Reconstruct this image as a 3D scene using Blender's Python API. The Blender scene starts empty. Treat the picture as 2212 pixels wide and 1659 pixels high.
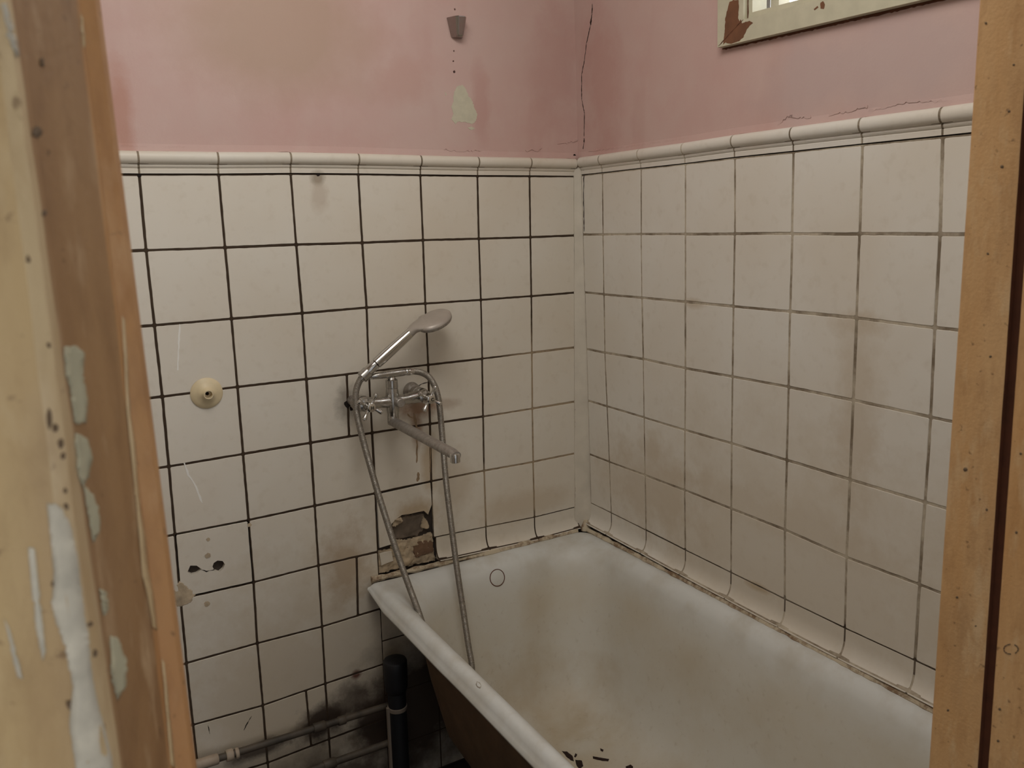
import bpy, bmesh, math, random
from mathutils import Vector, Matrix, noise
from mathutils.bvhtree import BVHTree
random.seed(7)
sc = bpy.context.scene
COL = sc.collection

# ------------------------------------------------------------------ camera
H0 = 1.575                       # height of the first grout line above the floor
CAM = Vector((-1.3050844, -1.8181234, -0.1151981 + H0))
RM = Matrix(((0.85575, -0.51694, -0.02137), (-0.11710, -0.15313, -0.98124), (0.50397, 0.84221, -0.19158)))
FPX = 1783.34
cam_d = bpy.data.cameras.new('camera')
cam = bpy.data.objects.new('camera', cam_d)
COL.objects.link(cam)
_r = [Vector(RM[0]).normalized(), None, Vector(RM[2]).normalized()]
_r[1] = _r[2].cross(_r[0]).normalized()
_r[0] = _r[1].cross(_r[2]).normalized()
RM = Matrix((_r[0], _r[1], _r[2]))
m4 = Matrix(((_r[0].x, -_r[1].x, -_r[2].x, CAM.x), (_r[0].y, -_r[1].y, -_r[2].y, CAM.y),
             (_r[0].z, -_r[1].z, -_r[2].z, CAM.z), (0, 0, 0, 1)))
cam.matrix_world = m4
cam_d.sensor_width = 36
cam_d.lens = FPX / 2212 * 36
cam_d.clip_start = 0.01
cam_d.dof.use_dof = True
cam_d.dof.focus_distance = 1.9
cam_d.dof.aperture_fstop = 16
sc.camera = cam

# ------------------------------------------------------------------ world, lights, exposure
sc.view_settings.view_transform = 'Standard'
sc.view_settings.look = 'None'
sc.view_settings.gamma = 1
sc.view_settings.use_curve_mapping = False
sc.view_settings.exposure = 0.0
w = bpy.data.worlds.new('daylight')
sc.world = w
w.use_nodes = True
wb = w.node_tree.nodes['Background']
wb.inputs[0].default_value = (0.93, 0.96, 1.0, 1)
wt = w.node_tree       # overcast sky, brightest on the window side
tc = wt.nodes.new('ShaderNodeTexCoord'); sxyz = wt.nodes.new('ShaderNodeSeparateXYZ'); mr = wt.nodes.new('ShaderNodeMapRange')
wt.links.new(tc.outputs['Generated'], sxyz.inputs[0]); wt.links.new(sxyz.outputs[0], mr.inputs[0])
mr.interpolation_type = 'SMOOTHSTEP'
mr.inputs[1].default_value = -0.1; mr.inputs[2].default_value = 0.55; mr.inputs[3].default_value = 0.50; mr.inputs[4].default_value = 4.0
wt.links.new(mr.outputs[0], wb.inputs[1])

def area(name, loc, target, sx, sy, power, color):
    d = bpy.data.lights.new(name, 'AREA'); d.shape = 'RECTANGLE'; d.size = sx; d.size_y = sy
    d.energy = power; d.color = color
    o = bpy.data.objects.new(name, d); COL.objects.link(o); o.location = loc
    o.rotation_euler = (Vector(target) - Vector(loc)).to_track_quat('-Z', 'Y').to_euler()
    return o
pt = area('window_portal', (0.13, -0.93, H0 + 0.53), (-0.5, -0.93, H0 + 0.53), 0.80, 0.60, 1.0, (1, 1, 1)); pt.data.cycles.is_portal = True
area('ceiling_lamp_light', (-0.90, -0.95, H0 + 0.90), (-0.55, -0.55, 0.9), 0.8, 0.8, 15.2, (1.0, 0.97, 0.92))
area('corridor_light', (-2.1, -2.9, H0 + 0.75), (-1.0, -1.5, H0 - 0.2), 0.6, 0.6, 2.2, (1.0, 0.95, 0.88))

# ------------------------------------------------------------------ pixel -> plane helpers
TH, LL, LR = 0.01773, -0.0082168, -0.0302774     # skew of the old walls
def ray(u, v):
    return (_r[0] * ((u - 1106) / FPX) + _r[1] * ((v - 829.5) / FPX) + _r[2])
def hit(u, v, n, k):
    d = ray(u, v); t = (k - n.dot(CAM)) / n.dot(d); return CAM + d * t
nL = Vector((0, 1, -LL)); nR = Vector((1, -math.tan(TH), -LR))
def PL(u, v, off=0.0): return hit(u, v, nL, -LL * H0 - off)     # point in front of the left wall
def PR(u, v, off=0.0): return hit(u, v, nR, -LR * H0 - off)     # point in front of the right wall
def PZ(u, v, z): return hit(u, v, Vector((0, 0, 1)), z)
def PY(u, v, y): return hit(u, v, Vector((0, 1, 0)), y)
def PX(u, v, x): return hit(u, v, Vector((1, 0, 0)), x)
def WL(x, z, off=0.0): return Vector((x, LL * (z - H0) - off, z))
def WR(y, z, off=0.0): return Vector((math.tan(TH) * y + LR * (z - H0) - off, y, z))

# ------------------------------------------------------------------ materials
def new_mat(name):
    m = bpy.data.materials.new(name); m.use_nodes = True
    nt = m.node_tree; b = nt.nodes['Principled BSDF']
    return m, nt, b
def geo_pos(nt):
    g = nt.nodes.new('ShaderNodeNewGeometry'); return g.outputs['Position']
def nz(nt, pos, scale, detail=4, rough=0.55, stretch=None):
    n = nt.nodes.new('ShaderNodeTexNoise'); n.inputs['Scale'].default_value = scale
    n.inputs['Detail'].default_value = detail; n.inputs['Roughness'].default_value = rough
    if stretch:
        mp = nt.nodes.new('ShaderNodeMapping'); mp.inputs['Scale'].default_value = stretch
        nt.links.new(pos, mp.inputs['Vector']); pos = mp.outputs[0]
    nt.links.new(pos, n.inputs['Vector']); return n.outputs['Fac']
def ramp(nt, fac, a, b, va=0.0, vb=1.0):
    r = nt.nodes.new('ShaderNodeMapRange'); r.clamp = True
    r.inputs[1].default_value = a; r.inputs[2].default_value = b
    r.inputs[3].default_value = va; r.inputs[4].default_value = vb
    nt.links.new(fac, r.inputs[0]); return r.outputs[0]
def mathn(nt, op, a, b=None):
    n = nt.nodes.new('ShaderNodeMath'); n.operation = op
    for i, s in enumerate((a, b)):
        if s is None: continue
        if isinstance(s, (int, float)): n.inputs[i].default_value = s
        else: nt.links.new(s, n.inputs[i])
    return n.outputs[0]
def mixc(nt, fac, a, b):
    n = nt.nodes.new('ShaderNodeMix'); n.data_type = 'RGBA'
    if isinstance(fac, (int, float)): n.inputs[0].default_value = fac
    else: nt.links.new(fac, n.inputs[0])
    for k, s in ((6, a), (7, b)):
        if isinstance(s, tuple): n.inputs[k].default_value = (*s, 1) if len(s) == 3 else s
        else: nt.links.new(s, n.inputs[k])
    return n.outputs[2]
def blob(nt, pos, c, radii, nfac, amt=0.8, soft=0.6):
    """soft ragged spot: 1 inside, 0 outside"""
    s = nt.nodes.new('ShaderNodeVectorMath'); s.operation = 'SUBTRACT'
    nt.links.new(pos, s.inputs[0]); s.inputs[1].default_value = c
    q = nt.nodes.new('ShaderNodeVectorMath'); q.operation = 'MULTIPLY'
    nt.links.new(s.outputs[0], q.inputs[0]); q.inputs[1].default_value = tuple(1 / r for r in radii)
    l = nt.nodes.new('ShaderNodeVectorMath'); l.operation = 'LENGTH'
    nt.links.new(q.outputs[0], l.inputs[0])
    d = mathn(nt, 'ADD', l.outputs['Value'], mathn(nt, 'MULTIPLY', mathn(nt, 'SUBTRACT', nfac, 0.5), amt * 2))
    return ramp(nt, d, 1.0, 1.0 - soft, 0.0, 1.0)
def bump(nt, b, h, strength, dist=0.002):
    n = nt.nodes.new('ShaderNodeBump'); n.inputs['Strength'].default_value = strength
    n.inputs['Distance'].default_value = dist
    nt.links.new(h, n.inputs['Height']); nt.links.new(n.outputs[0], b.inputs['Normal'])
def srgb(r, g, b):
    f = lambda c: (c / 255) / 12.92 if c / 255 <= 0.04045 else ((c / 255 + 0.055) / 1.055) ** 2.4
    return (f(r), f(g), f(b))
def plain(name, col, rough=0.6, metal=0.0, n_amt=0.0, scale=30, bmp=0.0):
    m, nt, b = new_mat(name)
    b.inputs['Roughness'].default_value = rough; b.inputs['Metallic'].default_value = metal
    p = geo_pos(nt)
    if n_amt > 0:
        f = nz(nt, p, scale)
        dark = tuple(c * (1 - n_amt) for c in col)
        nt.links.new(mixc(nt, ramp(nt, f, 0.3, 0.7), dark, col), b.inputs['Base Color'])
        if bmp: bump(nt, b, f, bmp)
    else: b.inputs['Base Color'].default_value = (*col, 1)
    return m

M = {}
# --- glazed tile, with the stains and tints of each wall
def tile_mat(name, stains_and_tints, base=srgb(214, 207, 195)):
    m, nt, b = new_mat(name); p = geo_pos(nt)
    n1 = nz(nt, p, 3.0, 3); n2 = nz(nt, p, 45, 4); n3 = nz(nt, p, 12, 6, 0.65)
    c = mixc(nt, ramp(nt, n1, 0.35, 0.7), base, tuple(x * y for x, y in zip(base, (0.93, 0.89, 0.84))))
    c = mixc(nt, ramp(nt, n2, 0.55, 0.8, 0, 0.18), c, srgb(165, 146, 118))
    for (ctr, rad, col, k, amt) in stains_and_tints:
        f = blob(nt, p, tuple(ctr), rad, n3, amt)
        c = mixc(nt, mathn(nt, 'MULTIPLY', f, k), c, col)
    nt.links.new(c, b.inputs['Base Color'])
    b.inputs['Roughness'].default_value = 0.42
    b.inputs['Specular IOR Level'].default_value = 0.4
    bump(nt, b, nz(nt, p, 18, 2), 0.25, 0.001)
    return m
RUST = srgb(128, 84, 44); SOOT_SHADE = srgb(62, 50, 42); TANS = srgb(176, 154, 124)
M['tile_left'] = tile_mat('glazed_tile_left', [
    (PL(700, 1500), (0.6, 0.05, 0.45), srgb(186, 168, 140), 0.5, 0.8),  # broad tan tint over the lower left tiles
    (PL(905, 880), (0.07, 0.05, 0.035), RUST, 0.75, 0.9),
    (PL(900, 925), (0.02, 0.05, 0.07), RUST, 0.6, 0.7),
    (PL(925, 1000), (0.025, 0.05, 0.10), TANS, 0.7, 0.8),
    (PL(965, 872), (0.05, 0.05, 0.02), RUST, 0.35, 0.9),
    (PL(750, 872), (0.035, 0.05, 0.06), SOOT_SHADE, 0.5, 1.0),
    (PL(985, 1040), (0.06, 0.05, 0.10), TANS, 0.35, 0.7),
    (PL(900, 1110), (0.07, 0.05, 0.05), TANS, 0.8, 0.9),
    (PL(745, 1215), (0.07, 0.05, 0.13), srgb(150, 120, 84), 0.55, 0.8),
    (PL(687, 385), (0.02, 0.05, 0.02), srgb(140, 128, 110), 0.8, 0.6),
    (PL(690, 420), (0.025, 0.05, 0.05), srgb(170, 150, 130), 0.4, 1.0),
    (PL(770, 1457), (0.016, 0.05, 0.016), srgb(92, 40, 30), 0.9, 0.3),
    (PL(700, 1560), (0.11, 0.05, 0.06), SOOT_SHADE, 0.95, 0.8),
    (PL(560, 1618), (0.09, 0.05, 0.028), SOOT_SHADE, 0.9, 0.8),
    (PL(760, 1520), (0.12, 0.05, 0.06), SOOT_SHADE, 0.7, 0.8),
    (PL(680, 1725), (0.46, 0.05, 0.16), SOOT_SHADE, 0.85, 0.5),
    (PL(820, 1560), (0.10, 0.05, 0.13), SOOT_SHADE, 0.9, 0.7),
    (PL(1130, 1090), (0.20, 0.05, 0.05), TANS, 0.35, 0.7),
    (PL(920, 1520), (0.26, 0.05, 0.26), SOOT_SHADE, 0.96, 0.35),  # under-bath shade painted into the tile colour, with grime
])
M['tile_right'] = tile_mat('glazed_tile_right', [
    (PR(1500, 655), (0.04, 0.05, 0.015), TANS, 0.5, 0.9),
    (PR(1850, 700), (0.05, 0.08, 0.03), TANS, 0.3, 1.0),
    (PR(1850, 900), (0.05, 0.06, 0.25), TANS, 0.35, 1.0),
    (PR(1700, 1120), (0.05, 0.35, 0.06), TANS, 0.22, 0.9),
    (PR(1400, 1050), (0.05, 0.24, 0.16), TANS, 0.4, 0.8),
    (PR(1700, 1200), (0.05, 0.6, 0.35), srgb(190, 174, 150), 0.4, 0.8),  # broad tan tint over the lower right tiles
    (PR(1640, 1270), (0.05, 0.045, 0.012), TANS, 0.7, 0.7),
], srgb(216, 211, 202))
def grout_mat(name, dark, light, blobs, k0):
    m, nt, b = new_mat(name); p = geo_pos(nt)
    n = nz(nt, p, 9, 5, 0.7); n2 = nz(nt, p, 60, 3)
    f = ramp(nt, n, 0.40, 0.60, 0, k0)
    for (ctr, rad) in blobs:
        g = blob(nt, p, tuple(ctr), rad, n, 0.22, 0.35)
        f = mathn(nt, 'MAXIMUM', f, mathn(nt, 'MULTIPLY', g, 0.85))
    c = mixc(nt, f, dark, light)
    c = mixc(nt, ramp(nt, n2, 0.5, 0.75, 0, 0.45), c, dark)
    nt.links.new(c, b.inputs['Base Color']); b.inputs['Roughness'].default_value = 0.9
    bump(nt, b, n2, 0.6, 0.002)
    return m
M['grout_left'] = grout_mat('grout_left', srgb(52, 36, 20), srgb(165, 146, 120), [
    (PL(1175, 900), (0.20, 0.1, 0.27)), (PL(1100, 1060), (0.27, 0.1, 0.10))], 0.04)
M['grout_trim'] = grout_mat('grout_trim', srgb(98, 84, 66), srgb(150, 136, 116), [], 0.8)
M['grout_right'] = grout_mat('grout_right', srgb(118, 104, 86), srgb(190, 178, 158), [], 0.9)
# --- painted plaster
def paint_mat(name, stains_and_tints):
    m, nt, b = new_mat(name); p = geo_pos(nt)
    n1 = nz(nt, p, 2.2, 4, 0.6); n2 = nz(nt, p, 9, 5, 0.6); n3 = nz(nt, p, 220, 2); nv = nz(nt, p, 5, 4, 0.6, (1, 1, 0.25))
    a = srgb(194, 167, 159); bcol = srgb(192, 156, 148); cc = srgb(198, 174, 165)
    c = mixc(nt, ramp(nt, n1, 0.35, 0.68), a, bcol)
    c = mixc(nt, ramp(nt, n2, 0.45, 0.75, 0, 0.5), c, cc)
    c = mixc(nt, ramp(nt, nv, 0.55, 0.8, 0, 0.5), c, srgb(174, 132, 121))
    for (ctr, rad, col, k, amt) in stains_and_tints:
        c = mixc(nt, mathn(nt, 'MULTIPLY', blob(nt, p, tuple(ctr), rad, n2, amt), k), c, col)
    nt.links.new(c, b.inputs['Base Color']); b.inputs['Roughness'].default_value = 0.75
    h = mathn(nt, 'ADD', mathn(nt, 'MULTIPLY', n3, 0.12), n2)
    bump(nt, b, h, 0.35, 0.004)
    return m
M['pink_left'] = paint_mat('pink_paint_left', [
    (PL(600, 60), (0.28, 0.1, 0.18), srgb(178, 152, 134), 0.8, 0.4),  # broad browner patch at the upper left
    (PL(1040, 230), (0.03, 0.1, 0.10), srgb(174, 128, 118), 0.4, 0.8),
    (PL(262, 250), (0.03, 0.1, 0.12), srgb(172, 122, 102), 0.6, 0.7),
    (PL(1200, 150), (0.09, 0.1, 0.22), srgb(176, 138, 130), 0.35, 0.8),  # redder, darker tone beside the corner
    (PL(870, 180), (0.10, 0.1, 0.06), srgb(182, 142, 130), 0.4, 0.8)])
M['pink_right'] = paint_mat('pink_paint_right', [
    (PR(1300, 180), (0.1, 0.09, 0.22), srgb(176, 130, 120), 0.4, 0.8),  # redder, darker tone on the other side of the corner
    (PR(1900, 130), (0.1, 0.35, 0.10), srgb(184, 162, 158), 0.6, 0.7)])
M['old_plaster'] = plain('old_plaster', srgb(196, 190, 168), 0.9, 0, 0.12, 60, 0.4)
M['rough_plaster'] = plain('rough_plaster', srgb(192, 172, 144), 0.95, 0, 0.45, 40, 1.0)
M['chip_tan'] = plain('worn_enamel', srgb(168, 158, 142), 0.6, 0, 0.2, 80)
M['grey_mortar'] = plain('grey_mortar', srgb(112, 98, 84), 0.95, 0, 0.4, 35, 1.0)
M['brown_mortar'] = plain('brown_mortar', srgb(120, 92, 70), 0.95, 0, 0.4, 50, 1.0)
def seam():
    m, nt, b = new_mat('dirty_seam'); p = geo_pos(nt)
    f = nz(nt, p, 22, 6, 0.75)
    nt.links.new(mixc(nt, ramp(nt, f, 0.46, 0.60), srgb(192, 178, 154), srgb(128, 104, 80)), b.inputs['Base Color'])
    b.inputs['Roughness'].default_value = 0.9; bump(nt, b, f, 0.6, 0.003); return m
M['seam'] = seam()
M['filler'] = plain('corner_filler', srgb(206, 197, 182), 0.7, 0, 0.16, 18, 0.5)
M['cement'] = plain('cement_backing', srgb(70, 60, 52), 0.95, 0, 0.4, 20, 0.6)
M['dark_hole'] = plain('hole_dark', srgb(26, 16, 10), 1.0)
M['ceiling'] = plain('ceiling_whitewash', srgb(205, 198, 184), 0.9, 0, 0.15, 6)
M['floor'] = plain('floor_concrete', srgb(58, 50, 46), 0.85, 0, 0.5, 9, 0.6)
# --- metals and plastics
def chrome(name, col=(0.62, 0.60, 0.57), rough=0.16, wear=0.25, wearcol=srgb(120, 108, 92)):
    m, nt, b = new_mat(name); p = geo_pos(nt); n = nz(nt, p, 90, 5, 0.6)
    f = ramp(nt, n, 0.45, 0.7)
    nt.links.new(mixc(nt, mathn(nt, 'MULTIPLY', f, wear), col, wearcol), b.inputs['Base Color'])
    nt.links.new(ramp(nt, n, 0.35, 0.7, rough, rough + wear * 0.8), b.inputs['Roughness'])
    b.inputs['Metallic'].default_value = 1.0
    return m
M['chrome'] = chrome('chrome_worn', (0.46, 0.44, 0.41))
M['chrome_clean'] = chrome('chrome_bright', (0.58, 0.56, 0.53), 0.10, 0.1)
M['chrome_dull'] = chrome('chrome_limescale', (0.42, 0.39, 0.36), 0.42, 0.5, srgb(130, 116, 98))
M['dark_chrome'] = chrome('chrome_dark', (0.36, 0.33, 0.31), 0.12, 0.15)
M['hose_metal'] = chrome('hose_steel', (0.34, 0.31, 0.27), 0.45, 0.3)
M['grey_plastic'] = plain('frosted_grey_plastic', srgb(176, 166, 156), 0.45, 0.35, 0.1, 40)
M['cap'] = plain('index_cap', srgb(150, 138, 120), 0.4)
M['black'] = plain('black_print', srgb(18, 16, 14), 0.6)
M['white_plastic'] = plain('yellowed_plastic', srgb(214, 196, 160), 0.45, 0, 0.10, 60)
M['pipe_plastic'] = plain('dark_grey_pipe', srgb(24, 24, 28), 0.5, 0, 0.3, 30)
M['pipe_clip'] = plain('pale_strap', srgb(120, 108, 96), 0.7)
M['pipe_paint'] = plain('painted_pipe', srgb(88, 77, 64), 0.6, 0, 0.6, 22, 0.5)
M['pipe_white'] = plain('white_pipe', srgb(176, 158, 138), 0.5, 0, 0.3, 30)
# --- enamel
def enamel():
    m, nt, b = new_mat('bath_enamel'); p = geo_pos(nt)
    n1 = nz(nt, p, 4, 5, 0.6); n2 = nz(nt, p, 10, 5, 0.6); n3 = nz(nt, p, 70, 3)
    c = mixc(nt, ramp(nt, n1, 0.42, 0.66, 0, 0.45), srgb(204, 200, 190), srgb(190, 176, 150))
    for (ctr, rad, col, k, amt) in [
        ((-0.50, -0.30, H0 - 1.25), (0.10, 0.25, 0.17), srgb(166, 140, 96), 0.75, 0.6),
        ((-0.30, -0.25, H0 - 1.30), (0.26, 0.18, 0.14), srgb(170, 148, 112), 0.65, 0.8),
        ((-0.22, -0.12, H0 - 1.12), (0.06, 0.1, 0.12), srgb(180, 162, 132), 0.35, 0.9),
        ((-0.30, -0.50, H0 - 1.38), (0.30, 0.30, 0.06), srgb(172, 152, 118), 0.5, 0.8),
        ((-0.02, -0.60, H0 - 1.15), (0.10, 0.25, 0.12), srgb(176, 160, 132), 0.4, 0.8)]:
        c = mixc(nt, mathn(nt, 'MULTIPLY', blob(nt, p, ctr, rad, n2, amt, 0.9), k), c, col)
    c = mixc(nt, ramp(nt, n3, 0.6, 0.8, 0, 0.25), c, srgb(140, 120, 92))
    sx = nt.nodes.new('ShaderNodeSeparateXYZ'); nt.links.new(p, sx.inputs[0])
    c = mixc(nt, ramp(nt, sx.outputs[2], H0 - 0.975 - 0.10, H0 - 0.975 - 0.005, 0, 1.0), c, mixc(nt, ramp(nt, n2, 0.45, 0.75), srgb(206, 206, 202), srgb(186, 180, 168)))
    nt.links.new(c, b.inputs['Base Color']); b.inputs['Roughness'].default_value = 0.5
    b.inputs['Specular IOR Level'].default_value = 0.4
    bump(nt, b, n2, 0.15, 0.002)
    return m
M['enamel'] = enamel()
M['rim_enamel'] = plain('rim_paint', srgb(202, 204, 202), 0.5, 0, 0.16, 22, 0.3)
M['cast_iron'] = plain('rusty_iron_underside', srgb(100, 76, 52), 0.85, 0, 0.4, 14, 0.6)
# --- door frame paint
def ochre(name, a, bb, streak, grain=True):
    m, nt, b = new_mat(name); p = geo_pos(nt)
    n1 = nz(nt, p, 26, 5, 0.6, (1, 1, 0.12)); n2 = nz(nt, p, 60, 5, 0.6, (1, 1, 0.3)); n3 = nz(nt, p, 300, 2); n4 = nz(nt, p, 130, 3, 0.6)
    c = mixc(nt, ramp(nt, n1, 0.35, 0.68), a, bb)
    n5 = nz(nt, p, 75, 5, 0.65, (1, 1, 0.35)); n6 = nz(nt, p, 14, 4, 0.6, (1, 1, 0.3))
    c = mixc(nt, ramp(nt, n5, 0.48, 0.72, 0, 0.42), c, tuple(x * y for x, y in zip(bb, (0.62, 0.55, 0.48))))
    c = mixc(nt, ramp(nt, n6, 0.5, 0.72, 0, 0.4), c, srgb(150, 118, 84))
    c = mixc(nt, ramp(nt, n2, 0.53, 0.72, 0, 0.85), c, streak)
    c = mixc(nt, ramp(nt, n4, 0.66, 0.72, 0, 0.6), c, srgb(96, 66, 36))
    nt.links.new(c, b.inputs['Base Color']); b.inputs['Roughness'].default_value = 0.6
    bump(nt, b, mathn(nt, 'ADD', n3, n2), 0.3, 0.001)
    return m
M['ochre_face'] = ochre('ochre_paint_face', srgb(186, 158, 112), srgb(172, 142, 96), srgb(194, 170, 130))
M['ochre_brown'] = ochre('ochre_paint_brown', srgb(156, 118, 76), srgb(134, 96, 58), srgb(186, 154, 116))
M['orange_rib'] = ochre('orange_varnish', srgb(182, 134, 82), srgb(166, 116, 68), srgb(194, 152, 106))
M['orange_board'] = ochre('orange_board', srgb(204, 162, 112), srgb(194, 146, 92), srgb(208, 174, 130))
M['cream_ridge'] = ochre('cream_ridge', srgb(206, 182, 142), srgb(188, 160, 116), srgb(176, 146, 104))
M['groove'] = plain('groove_stain', srgb(96, 52, 26), 0.8, 0, 0.3, 60)
M['primer'] = plain('pale_primer', srgb(204, 194, 174), 0.8, 0, 0.30, 90, 0.3)
M['pale_blue'] = plain('pale_blue_underpaint', srgb(176, 168, 140), 0.7, 0, 0.15, 60)
M['gouge'] = plain('gouge_dark', srgb(104, 84, 62), 0.95)
M['frame_paint'] = plain('window_frame_paint', srgb(196, 190, 166), 0.55, 0, 0.14, 30, 0.3)
M['bare_wood'] = plain('bare_wood', srgb(116, 76, 50), 0.8, 0, 0.25, 40, 0.3)
M['crack'] = plain('crack_dark', srgb(40, 22, 16), 1.0)
mg, nt, b = new_mat('window_glass')
for n in list(nt.nodes): nt.nodes.remove(n)
o_ = nt.nodes.new('ShaderNodeOutputMaterial'); t_ = nt.nodes.new('ShaderNodeBsdfTransparent'); g_ = nt.nodes.new('ShaderNodeBsdfGlossy')
g_.inputs['Roughness'].default_value = 0.05; mx = nt.nodes.new('ShaderNodeMixShader'); mx.inputs[0].default_value = 0.07
nt.links.new(t_.outputs[0], mx.inputs[1]); nt.links.new(g_.outputs[0], mx.inputs[2]); nt.links.new(mx.outputs[0], o_.inputs[0])
M['glass'] = mg

# ------------------------------------------------------------------ mesh helpers
def mk(name, verts, faces, mats, parent=None, smooth=False, midx=None, label=None):
    me = bpy.data.meshes.new(name)
    me.from_pydata([tuple(v) for v in verts], [], faces)
    if not isinstance(mats, (list, tuple)): mats = [mats]
    for m in mats: me.materials.append(m)
    if midx:
        for p, i in zip(me.polygons, midx): p.material_index = i
    bm = bmesh.new(); bm.from_mesh(me)
    bmesh.ops.recalc_face_normals(bm, faces=bm.faces)
    bm.to_mesh(me); bm.free()
    for p in me.polygons: p.use_smooth = smooth
    if smooth and hasattr(me, 'set_sharp_from_angle'): me.set_sharp_from_angle(angle=math.radians(40))
    o = bpy.data.objects.new(name, me); COL.objects.link(o)
    if parent is not None:
        o.parent = parent; o.matrix_parent_inverse = parent.matrix_world.inverted()
    if label: o['label'] = label
    return o
def empty(name, loc, label=None, cat=None, kind=None, group=None):
    o = bpy.data.objects.new(name, None); COL.objects.link(o); o.location = loc
    o.empty_display_size = 0.05
    o.matrix_world = Matrix.Translation(loc)
    tag(o, label, cat, kind, group); return o
def tag(o, label=None, cat=None, kind=None, group=None):
    if label: o['label'] = label
    if cat: o['category'] = cat
    if kind: o['kind'] = kind
    if group: o['group'] = group
    return o
class MB:
    def __init__(s): s.v = []; s.f = []; s.m = []
    def add(s, vs, fs, mi=0):
        k = len(s.v); s.v += [Vector(x) for x in vs]
        s.f += [tuple(i + k for i in f) for f in fs]; s.m += [mi] * len(fs)
    def box(s, a, b, mi=0):
        x0, y0, z0 = a; x1, y1, z1 = b
        s.add([(x0,y0,z0),(x1,y0,z0),(x1,y1,z0),(x0,y1,z0),(x0,y0,z1),(x1,y0,z1),(x1,y1,z1),(x0,y1,z1)],
              [(0,3,2,1),(4,5,6,7),(0,1,5,4),(1,2,6,5),(2,3,7,6),(3,0,4,7)], mi)
    def hexa(s, c, mi=0):           # 8 corners, bottom ring then top ring
        s.add(c, [(0,3,2,1),(4,5,6,7),(0,1,5,4),(1,2,6,5),(2,3,7,6),(3,0,4,7)], mi)
    def sweep(s, path, rad, seg=16, caps=True, mi=0, squash=None, up=Vector((0,0,1))):
        """tube along path; rad number or list; squash=(a,b) scales cross-section"""
        n = len(path); path = [Vector(p) for p in path]
        if not isinstance(rad, (list, tuple)): rad = [rad] * n
        t0 = (path[1] - path[0]).normalized()
        u = up - t0 * up.dot(t0)
        if u.length < 1e-3: u = Vector((1, 0, 0)) - t0 * t0.x
        u.normalize(); vs = []
        for i in range(n):
            t = (path[min(i + 1, n - 1)] - path[max(i - 1, 0)]).normalized()
            u = (u - t * u.dot(t)).normalized(); w_ = t.cross(u)
            for k in range(seg):
                a = 2 * math.pi * k / seg
                ca, sa = math.cos(a), math.sin(a)
                if squash: ca *= squash[0]; sa *= squash[1]
                vs.append(path[i] + (u * ca + w_ * sa) * rad[i])
        fs = []
        for i in range(n - 1):
            for k in range(seg):
                a = i * seg + k; b_ = i * seg + (k + 1) % seg
                fs.append((a, b_, b_ + seg, a + seg))
        if caps: fs.append(tuple(range(seg - 1, -1, -1))); fs.append(tuple((n - 1) * seg + k for k in range(seg)))
        s.add(vs, fs, mi)
    def lathe(s, origin, axis, prof, seg=32, mi=0, close=False):
        """prof: list of (distance along axis, radius)"""
        ax = Vector(axis).normalized(); u = ax.orthogonal().normalized(); w_ = ax.cross(u); vs = []
        for (d, r) in prof:
            for k in range(seg):
                a = 2 * math.pi * k / seg
                vs.append(Vector(origin) + ax * d + (u * math.cos(a) + w_ * math.sin(a)) * r)
        fs = []; n = len(prof)
        for i in range(n - 1):
            for k in range(seg):
                a = i * seg + k; b_ = i * seg + (k + 1) % seg
                fs.append((a, b_, b_ + seg, a + seg))
        if not close: fs.append(tuple(range(seg - 1, -1, -1))); fs.append(tuple((n - 1) * seg + k for k in range(seg)))
        s.add(vs, fs, mi)
    def build(s, name, mats, parent=None, smooth=False, label=None):
        return mk(name, s.v, s.f, mats, parent, smooth, s.m, label)
def smooth_path(pts, n=12):
    P = [Vector(p) for p in pts]; P = [P[0] * 2 - P[1]] + P + [P[-1] * 2 - P[-2]]
    out = []
    for i in range(1, len(P) - 2):
        for k in range(n):
            t = k / n; a, b_, c, d = P[i - 1:i + 3]
            out.append(0.5 * ((2 * b_) + (c - a) * t + (2 * a - 5 * b_ + 4 * c - d) * t * t + (3 * b_ - a - 3 * c + d) * t ** 3))
    out.append(P[-2]); return out
def resample(path, step):
    out = [path[0].copy()]; acc = 0.0
    for a, b_ in zip(path, path[1:]):
        L = (b_ - a).length; d = step - acc
        while d <= L:
            out.append(a.lerp(b_, d / L)); d += step
        acc = (acc + L) % step
    out.append(path[-1]); return out
def jag(poly, amp, step, seed=0):
    """roughen a closed 2D/3D polygon"""
    r = random.Random(seed); out = []
    n = len(poly)
    c = sum((Vector(p) for p in poly), Vector((0,) * len(poly[0]))) / n
    for i in range(n):
        a = Vector(poly[i]); b_ = Vector(poly[(i + 1) % n]); L = (b_ - a).length
        k = max(1, int(L / step))
        for j in range(k):
            q = a.lerp(b_, j / k); d = (q - c)
            d = d.normalized() if d.length > 1e-9 else d
            out.append(q + d * r.uniform(-amp, amp))
    return out
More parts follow.
